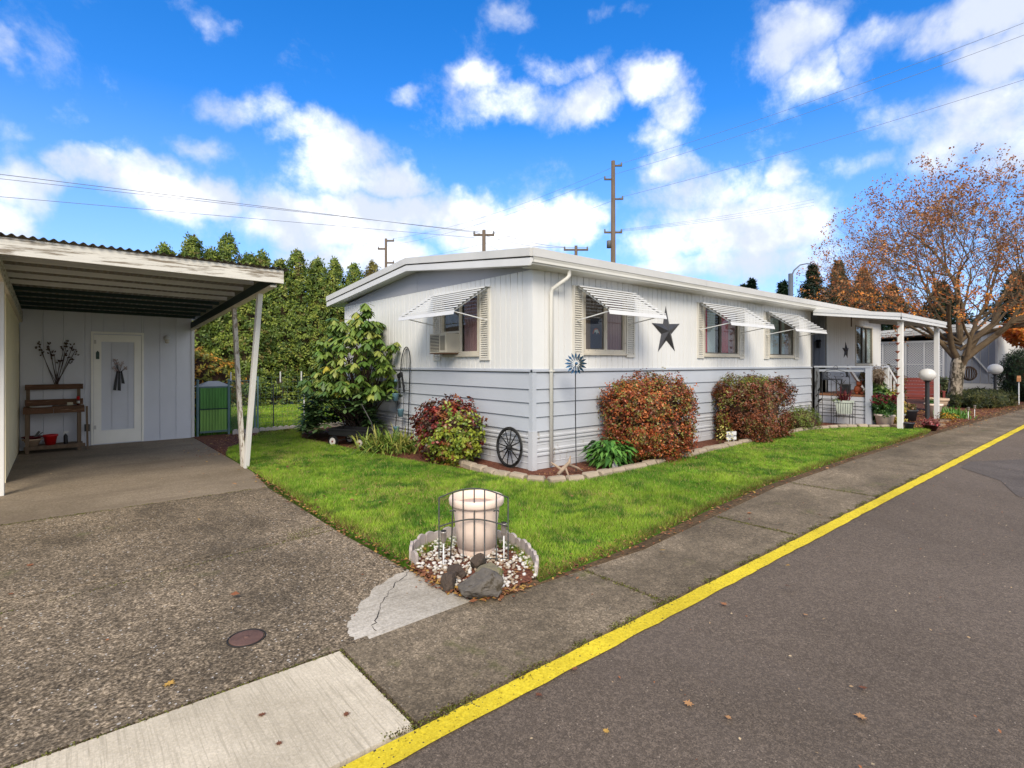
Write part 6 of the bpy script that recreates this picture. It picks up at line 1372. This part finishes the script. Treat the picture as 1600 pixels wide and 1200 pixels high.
strap('x', 'x', (14.33, 4.66, .60), 60, .42, .012, [S(120, 40, 48, .7), S(92, 46, 48, .7)], .04, .8, parent=px_).name
broad('x', 'x', (14.33, 4.78, .56), 80, .12, .14, .06, .03, [S(120, 140, 60, .75)], parent=px_)
def potted(label, x, y, r0, r1, h_, mat, foliage=None, grp=None, z=.02):
    t = thing('potted_plant', label, 'potted plant', (x, y, z), grp)
    pot_mesh('pot', mat, (x, y, z), r0, r1, h_, t); MB().lathe([(.001, 0), (r1-.01, 0)], (x, y, z+h_*.86), 16).build('soil', M('potting_soil', S(50, 38, 28, .6), .9, .2, 20), t)
    if foliage: foliage(t, (x, y, z+h_))
    return t
def bushy(cols, rx, h_, n, top=None):
    def f(t, c):
        C = np.array(c)+rnd_unit(n)*np.array([rx, rx, h_])*RNG.uniform(.5, 1, (n, 1))+np.array([0, 0, h_*.6]); N_ = (C-np.array(c)); N_ /= np.linalg.norm(N_, axis=1)[:, None]
        V, col = clump_leaves(C, N_, .04, 8, .06, .028, lambda k: pick(cols, k, None, .15), .8); raw('leaves', V, 4, gloss_leaf, t, cols=col)
        if top:
            k = n//2; C = np.array(c)+rnd_unit(k)*np.array([rx, rx, h_*.4])+np.array([0, 0, h_*1.25]); V, col = clump_leaves(C, np.tile([0, 0, 1.], (k, 1)), .035, 6, .05, .035, lambda q: pick(top, q, None, .15), .9); raw('flowers', V, 4, gloss_leaf, t, cols=col)
    return f
GR = [S(60, 104, 40, .72), S(84, 124, 50, .75)]
potted('big beige pot of green mums with dark red blooms beside the canopy post', 14.78, 3.95, .15, .20, .30, terr, bushy(GR, .30, .26, 190, [S(140, 30, 50, .7), S(112, 24, 40, .7), S(168, 60, 70, .7)]))
ball_bush('leafy_vine', 'broad leaved green vine heaped behind the potted mums', (15.3, 4.25, .55), (.55, .28, .5), [S(92, 134, 56, .75), S(136, 164, 80, .8), S(66, 104, 48, .7)], None, 420, 7, .075, .05, 2, cat='vine')
potted('beige bowl planter near the red bench', 17.8, 4.55, .22, .30, .26, terr2, bushy(GR, .2, .1, 40))
potted('dark nursery pot behind the black lamp post', 16.7, 3.95, .16, .2, .3, M('dark_pot', S(52, 54, 58, .6), .5), bushy([S(150, 110, 60, .7), S(120, 120, 60, .7)], .18, .1, 40))
potted('grey pot low beside the canopy post at the mulch edge', 16.1, 4.0, .1, .13, .22, M('grey_pot', S(140, 144, 148, .7), .5))
potted('pale clay pot behind the far canopy post', 18.75, 3.85, .15, .21, .36, terr, bushy(GR, .12, .06, 25))
potted('wide pale clay pot at the foot of the maple', 20.6, 4.15, .2, .30, .42, terr2)
potted('dark red bowl of pink flowers at the mulch corner', 14.75, 3.08, .10, .16, .14, M('dark_red_pot', S(70, 20, 24, .6), .4), bushy([S(170, 70, 72, .75), S(140, 90, 80, .7)], .17, .07, 60))
for (x, y, l) in ((18.6, 3.35, 'fresh green tuft of garden plants near the white stakes'), (19.9, 3.7, 'second green tuft nearer the maple trunk')): strap('green_tuft', l, (x, y, .02), 130, .34, .012, [S(110, 160, 60, .78), S(84, 136, 50, .75)], .16)
broad('yellow_marigolds', 'cluster of yellow flowers on the mulch beside the far canopy post', (17.3, 3.27, .02), 170, .22, .26, .06, .035, [S(230, 190, 50, .85), S(200, 140, 50, .8), S(110, 120, 50, .7)])
for (x, y, l) in ((18.3, 3.02, 'left of the two thin white garden stakes'), (19.3, 3.05, 'right of the two thin white garden stakes')): solar(x, y, l, .34, 'thin white garden stakes in the mulch', 1.4)
o = pot_mesh('flower_pot', M('flowerpot_dark', S(60, 60, 66, .6), .4), (14.52, 3.42, .02), .07, .1, .16); tag(o, 'small dark shiny ornament at the foot of the near canopy post', 'ornament')
# red slatted bench
rb = thing('garden_bench', 'red slatted wooden garden bench under the maple', 'bench', (20.9, 4.9, 0))
rw = M('bench_red', S(138, 54, 42, .6), .6, .12, 4, objvar=.06)
RB = lambda u, n, z: tuple(Vector((21.0, 4.9, 0))+Vector((.5, -.86, 0))*u+Vector((-.86, -.5, 0))*n+Vector((0, 0, z)))
for k in range(6):
    z = .42+k*.105; w = .78 if k < 4 else (.72 if k == 4 else .6); MB(RB).box(-w, w, .0, .03, z, z+.095).build('back_slat', rw, rb)
for k in range(4): MB(RB).box(-.75, .75, .05+k*.11, .15+k*.11, .38, .41).build('seat_slat', rw, rb)
for s_ in (-.72, .72):
    for n_ in (.03, .45): MB(RB).box(s_-.03, s_+.03, n_, n_+.05, 0, .62 if n_ > .1 else .9).build('leg', rw, rb)
    MB(RB).box(s_-.05, s_+.05, .0, .5, .62, .65).build('armrest', rw, rb)
# rain chain with rusty cups
rc = thing('rain_chain', 'rust coloured rain chain of small cups hanging beside the near canopy post', 'rain chain', (14.22, 3.56, 0))
rust = M('rust_copper', S(150, 84, 62, .7), .5, .2, 12, metal=.2)
MB().tube([(14.22, 3.56, 2.4), (14.22, 3.56, .75)], .004, 4).build('chain', rust, rc)
for k in range(9): MB().lathe([(.012, 0), (.03, .03), (.055, .055), (.05, .055), (.01, .01)], (14.22, 3.56, .80+k*.185), 10).build('cup', rust, rc)
# dried hanging basket, carved figure, dark box, wind chime, wall boxes
db = thing('dried_wreath', 'tangled dry brown grass basket hung on the porch rail corner', 'basket', (14.72, 3.98, 1.3))
n = 420; P = np.array([14.95, 4.12, 1.26])+rnd_unit(n)*np.array([.26, .14, .2])*RNG.uniform(.2, 1, (n, 1)); V = leaf_quads(P, rnd_unit(n), .14, .012, .5, jitter=.5); raw('dry_stems', V, 4, leafmat, db, cols=rep(pick([S(176, 150, 118, .78), S(140, 112, 82, .75), S(196, 176, 150, .8)], n, None, .1), 4))
MB().lathe([(.001, -.02), (.08, .0), (.12, .1), (.125, .12)], (14.95, 4.12, 1.04), 12).build('basket', M('coir', S(90, 66, 46, .6), .9, .2, 20), db)
o = thing('carved_figure', 'orange brown carved bear figure on the porch deck', 'figurine', (14.95, 4.55, .745))
bm_ = M('carved_wood', S(170, 84, 46, .7), .6, .2, 12)
MB().sphere((14.95, 4.55, .86), .1, 7, .9, .9, 1.1).build('body', bm_, o); MB().sphere((14.93, 4.52, 1.0), .065, 6).build('head', bm_, o)
for s_ in (-.05, .05): MB().sphere((14.95+s_*.6, 4.52+s_, 1.06), .02, 4).build('ear', bm_, o)
for s_ in (-.06, .06): MB().sphere((14.88+s_*.3, 4.5+s_, .78), .04, 5).build('paw', bm_, o)
o = thing('wood_chest', 'small black and white box beside the carved figure on the deck', 'box', (14.95, 4.85, .745)); MB().box(14.86, 15.06, 4.74, 4.93, .745, .97).build('body', black_m, o, .01); MB().box(14.85, 15.07, 4.73, 4.94, .972, .99).build('lid', iron_m, o)
o = thing('porch_chair', 'dark grey mesh chair seen through the porch railing', 'chair', (15.0, 5.2, .745))
cm = M('chair_mesh', S(104, 108, 114, .6), .6)
MB().box(14.9, 15.3, 5.0, 5.35, 1.08, 1.11).build('seat', cm, o); MB().box(14.9, 15.3, 5.34, 5.37, 1.11, 1.36).build('backrest', cm, o)
for x in (14.92, 15.28):
    for y in (5.02, 5.35): MB().box(x-.012, x+.012, y-.012, y+.012, .747, 1.08).build('leg', iron_m, o)
o = thing('porch_lamp', 'small black wall lantern in the entry recess beside the third awning', 'lamp', (15.58, 5.7, 2.0)); MB().box(15.50, 15.58, 5.62, 5.70, 1.92, 2.08).build('body', black_m, o); MB().prism([(15.47, 2.08), (15.60, 2.08), (15.54, 2.14)], 5.6, 5.72, 'y').build('lamp_cap', black_m, o)
o = MB().tube([(15.6, 4.9, 2.70), (15.6, 4.9, 2.45)], [.012, .014], 5).build('wind_chime', M('chime_brown', S(84, 52, 40, .6), .6)); tag(o, 'thin brown wind chime hanging from the porch canopy', 'wind chime')
o = MB(LF).box(14.30, 14.33, .03, .05, 0, .0).build('x', black_m) if False else None
ball = thing('twig_ball', 'dark twisted twig wreath before the neighbouring grey boards', 'wreath', (26.5, 4.35, 1.1))
for k in range(9): a = k*.7; MB().tube([Vector((26.5, 4.35, 1.12))+(IR*math.cos(q)*math.cos(a)+FW*math.cos(q)*math.sin(a)*.6+Vector((0, 0, 1))*math.sin(q))*.27 for q in np.linspace(0, 2*PI, 14, endpoint=False)], .015, 4, closed=True).build('twig', twig_m, ball)
o = thing('birdhouse', 'tiny orange birdhouse on a white stick at the dark pine', 'birdhouse', (26.4, 2.95, 0)); MB().tube([(26.4, 2.95, 0), (26.4, 2.95, .85)], .02, 5).build('pole', white_m, o); MB().prism([(26.34, .85), (26.46, .85), (26.46, .98), (26.40, 1.06), (26.34, .98)], 2.90, 3.0, 'y').build('house_body', M('birdhouse_orange', S(214, 150, 100, .8), .6), o)
# utility cover in the driveway
uc = thing('utility_cover', 'round rusty cast iron cover set in the driveway concrete', 'cover', (.78, 3.15, .012))
MB().lathe([(.001, 0), (.085, 0), (.085, .004), (.078, .005), (.001, .006)], (.78, 3.15, .011), 32).build('lid', M('cast_rust', S(112, 84, 74, .7), .7, .25, 14, .4, 60), uc)
MB().tube([(.78+.094*math.cos(a), 3.15+.094*math.sin(a), .0125) for a in np.linspace(0, 2*PI, 32, endpoint=False)], .004, 5, closed=True).build('ring', dark_m, uc); MB().lathe([(.014, 0), (.012, .005), (.001, .006)], (.78, 3.15, .016), 10).build('bolt', M('cast_rust', (0,)*3), uc)
# crack in the pale patch
cr_ = random.Random(4); pts_ = [(1.935, 3.43), (1.86, 3.36), (1.72, 3.26), (1.60, 3.14), (1.52, 3.06), (1.44, 2.93), (1.37, 2.84), (1.33, 2.75)]; mb = MB()
fine = []
for a, b in zip(pts_, pts_[1:]):
    for u in range(4): fine.append((a[0]+(b[0]-a[0])*u/4+cr_.uniform(-.012, .012), a[1]+(b[1]-a[1])*u/4+cr_.uniform(-.012, .012)))
for i in range(len(fine)-1):
    a, b = fine[i], fine[i+1]; w = cr_.uniform(.0006, .0026); mb.add([(a[0]-w, a[1]+w, .0135), (a[0]+w, a[1]-w, .0135), (b[0]+w, b[1]-w, .0135), (b[0]-w, b[1]+w, .0135)], [(0, 1, 2, 3)])
sheet_c = mb.build('patch_crack', dark_m); sheet_c['kind'] = 'structure'
# worn feathered left edge of the patch
mb = MB(); r = random.Random(2); E_ = []
q = [(1.93, 3.45), (1.72, 3.36), (1.52, 3.22), (1.36, 3.05), (1.27, 2.90), (1.23, 2.80), (1.26, 2.72)]
for a, b in zip(q, q[1:]):
    for u in range(5): E_.append((a[0]+(b[0]-a[0])*u/5-r.uniform(0, .035), a[1]+(b[1]-a[1])*u/5+r.uniform(-.015, .02)))
inner = [(1.45, 2.74), (1.55, 3.0), (1.7, 3.18), (1.9, 3.42)]
sheet('driveway_patch_edge', E_+inner, .0115, patch_m)

# ================================================================== LEAVES ON THE GROUND
LC = [S(172, 118, 78, .78), S(150, 96, 64, .75), S(192, 144, 96, .8), S(132, 84, 58, .72), S(202, 160, 80, .8)]
def litter(name, P, size, cols=LC, z=.02, jit=.35):
    n = len(P); C = np.c_[P, np.full(n, z)+RNG.uniform(0, .012, n)]; V = leaf_quads(C, np.tile([0, 0, 1.], (n, 1)), size, size*.62, 0, jitter=jit); V[:, 2] = np.maximum(V[:, 2], z-.004)
    raw(name, V, 4, leafmat, cols=rep(pick(cols, n, None, .15), 4))['kind'] = 'stuff'
def along(pts, w, n):
    P = np.array(pts); s = RNG.uniform(0, len(P)-1, n); i = s.astype(int); f = (s-i)[:, None]; return P[i]*(1-f)+P[i+1]*f+RNG.normal(0, 1, (n, 2))*np.array(w)
Ps = [along([(2.0, 7.6), (1.97, 6.0), (1.93, 4.9), (1.97, 3.6)], (.035, .1), 420), along([(1.98, 3.5), (1.96, 3.2), (1.98, 2.85), (2.1, 2.68), (2.4, 2.66)], (.035, .035), 420), along([(2.05, 9.6), (2.3, 11), (2.9, 12.0), (3.2, 12.2)], (.22, .35), 700), along([(3.4, 11.6), (3.5, 10.6), (3.7, 9.8)], (.2, .3), 260),
      along([(2.6, 2.70), (3.6, 2.76), (5, 2.9), (6.6, 3.03), (10, 3.05), (14, 3.0)], (.05, .07), 900), along([(7.6, 4.7), (8.4, 4.68), (9.4, 4.72), (11, 4.78), (12.5, 4.78)], (.2, .06), 420), along([(4.4, 5.2), (4.9, 5.1), (5.6, 5.0), (6.6, 5.1)], (.2, .15), 200)]
litter('leaf_litter', np.concatenate(Ps+[RNG.uniform([2.0, 2.75], [2.75, 3.7], (420, 2))]), .034)
litter('leaf_litter', np.concatenate([along([(15, 3.3), (18, 3.2), (22, 3.1), (26, 3.0)], (.8, .28), 2600), along([(15.5, 4.3), (18, 4.5), (22, 4.2)], (.6, .5), 1500), along([(4.4, 3.3), (8, 3.8), (12, 3.9)], (2, .7), 150), along([(2.6, 6), (3.2, 9)], (.6, 1.5), 160)]), .05, z=.034)
litter('leaf_litter', np.concatenate([RNG.uniform([1.0, -1.5], [9, 1.7], (330, 2)), RNG.uniform([8, -1.5], [24, 1.7], (170, 2)), RNG.uniform([2, 2.0], [14, 2.6], (60, 2)), RNG.uniform([-.3, 7], [1.9, 11.8], (46, 2)), RNG.uniform([-.5, 2.8], [1.9, 6.6], (60, 2))]), .016, [S(214, 190, 150, .8), S(190, 160, 120, .8), S(170, 110, 70, .75)], .011, .5)
# individual maple leaves on road and drive: five lobed, slightly curled
def maple_leaf(label, x, y, s, col, rz_, z=.012):
    lob = [(0, -.55), (.12, -.2), (.5, -.35), (.38, -.05), (.8, .15), (.4, .22), (.45, .55), (.15, .42), (0, 1.0), (-.15, .42), (-.45, .55), (-.4, .22), (-.8, .15), (-.38, -.05), (-.5, -.35), (-.12, -.2)]
    v = [(0, .1, .03)]+[(a, b, .10+.22*(a*a)*(1 if i % 2 else .3)) for i, (a, b) in enumerate(lob)]; v = [(a*s, b*s, c_*s) for a, b, c_ in v]
    m = M('dry_leaf_%d' % col, LC[col], .7, .2, 30, transl=.15); o = MB().add(v, [(0, 1+i, 1+(i+1) % 16) for i in range(16)]).build('fallen_leaf', m); o.location = (x, y, z); o.rotation_euler = (.1, .05, rz_); tag(o, label, 'leaf', 'fallen leaves on the road and driveway')
FALLEN = [
  ('orange leaf on the road just right of the yellow line', 3.14, 1.68, 0.035, 0, 0.0),
  ('curled brown leaf on the road edge of the yellow line, nearest the bottom', 1.65, 1.76, 0.028, 3, 1.7),
  ('reddish leaf lying on the yellow line', 1.92, 1.80, 0.026, 1, 3.4),
  ('tan leaf on the road near the bottom, below the yellow line middle', 2.10, 1.29, 0.032, 2, 5.1),
  ('large pale leaf on the road at lower right', 2.58, 0.77, 0.038, 2, 6.8),
  ('small curled brown leaf above the large pale road leaf', 2.82, 0.84, 0.028, 3, 8.5),
  ('yellow leaf on the driveway left of the concrete apron', 0.39, 2.93, 0.040, 4, 10.2),
  ('brown leaf on the driveway near the left edge', -0.16, 5.31, 0.036, 1, 11.9),
  ('small dark leaf at the left driveway edge', -0.23, 4.73, 0.024, 1, 13.6),
  ('brown leaf print on the pale apron, left one', 0.66, 2.42, 0.026, 3, 15.3),
  ('brown leaf print on the pale apron, right one', 0.93, 2.19, 0.024, 3, 17.0),
  ('brown leaf low on the pale apron', 0.66, 2.19, 0.020, 3, 18.7),
  ('tan leaf on the road centre', 3.38, 1.30, 0.022, 2, 20.4),
  ('small orange leaf near the lawn edge on the pavement', 5.24, 2.55, 0.040, 0, 22.1),
  ('small pale leaf on the road left of centre bottom', 1.69, 1.41, 0.022, 4, 23.8),
  ('pale leaf at the road bottom right of centre', 2.15, 1.13, 0.022, 2, 25.5),
  ('yellow leaf on the driveway beside the gravel island', 1.95, 3.35, 0.030, 4, 27.2),
]
for a in FALLEN: maple_leaf(*a)
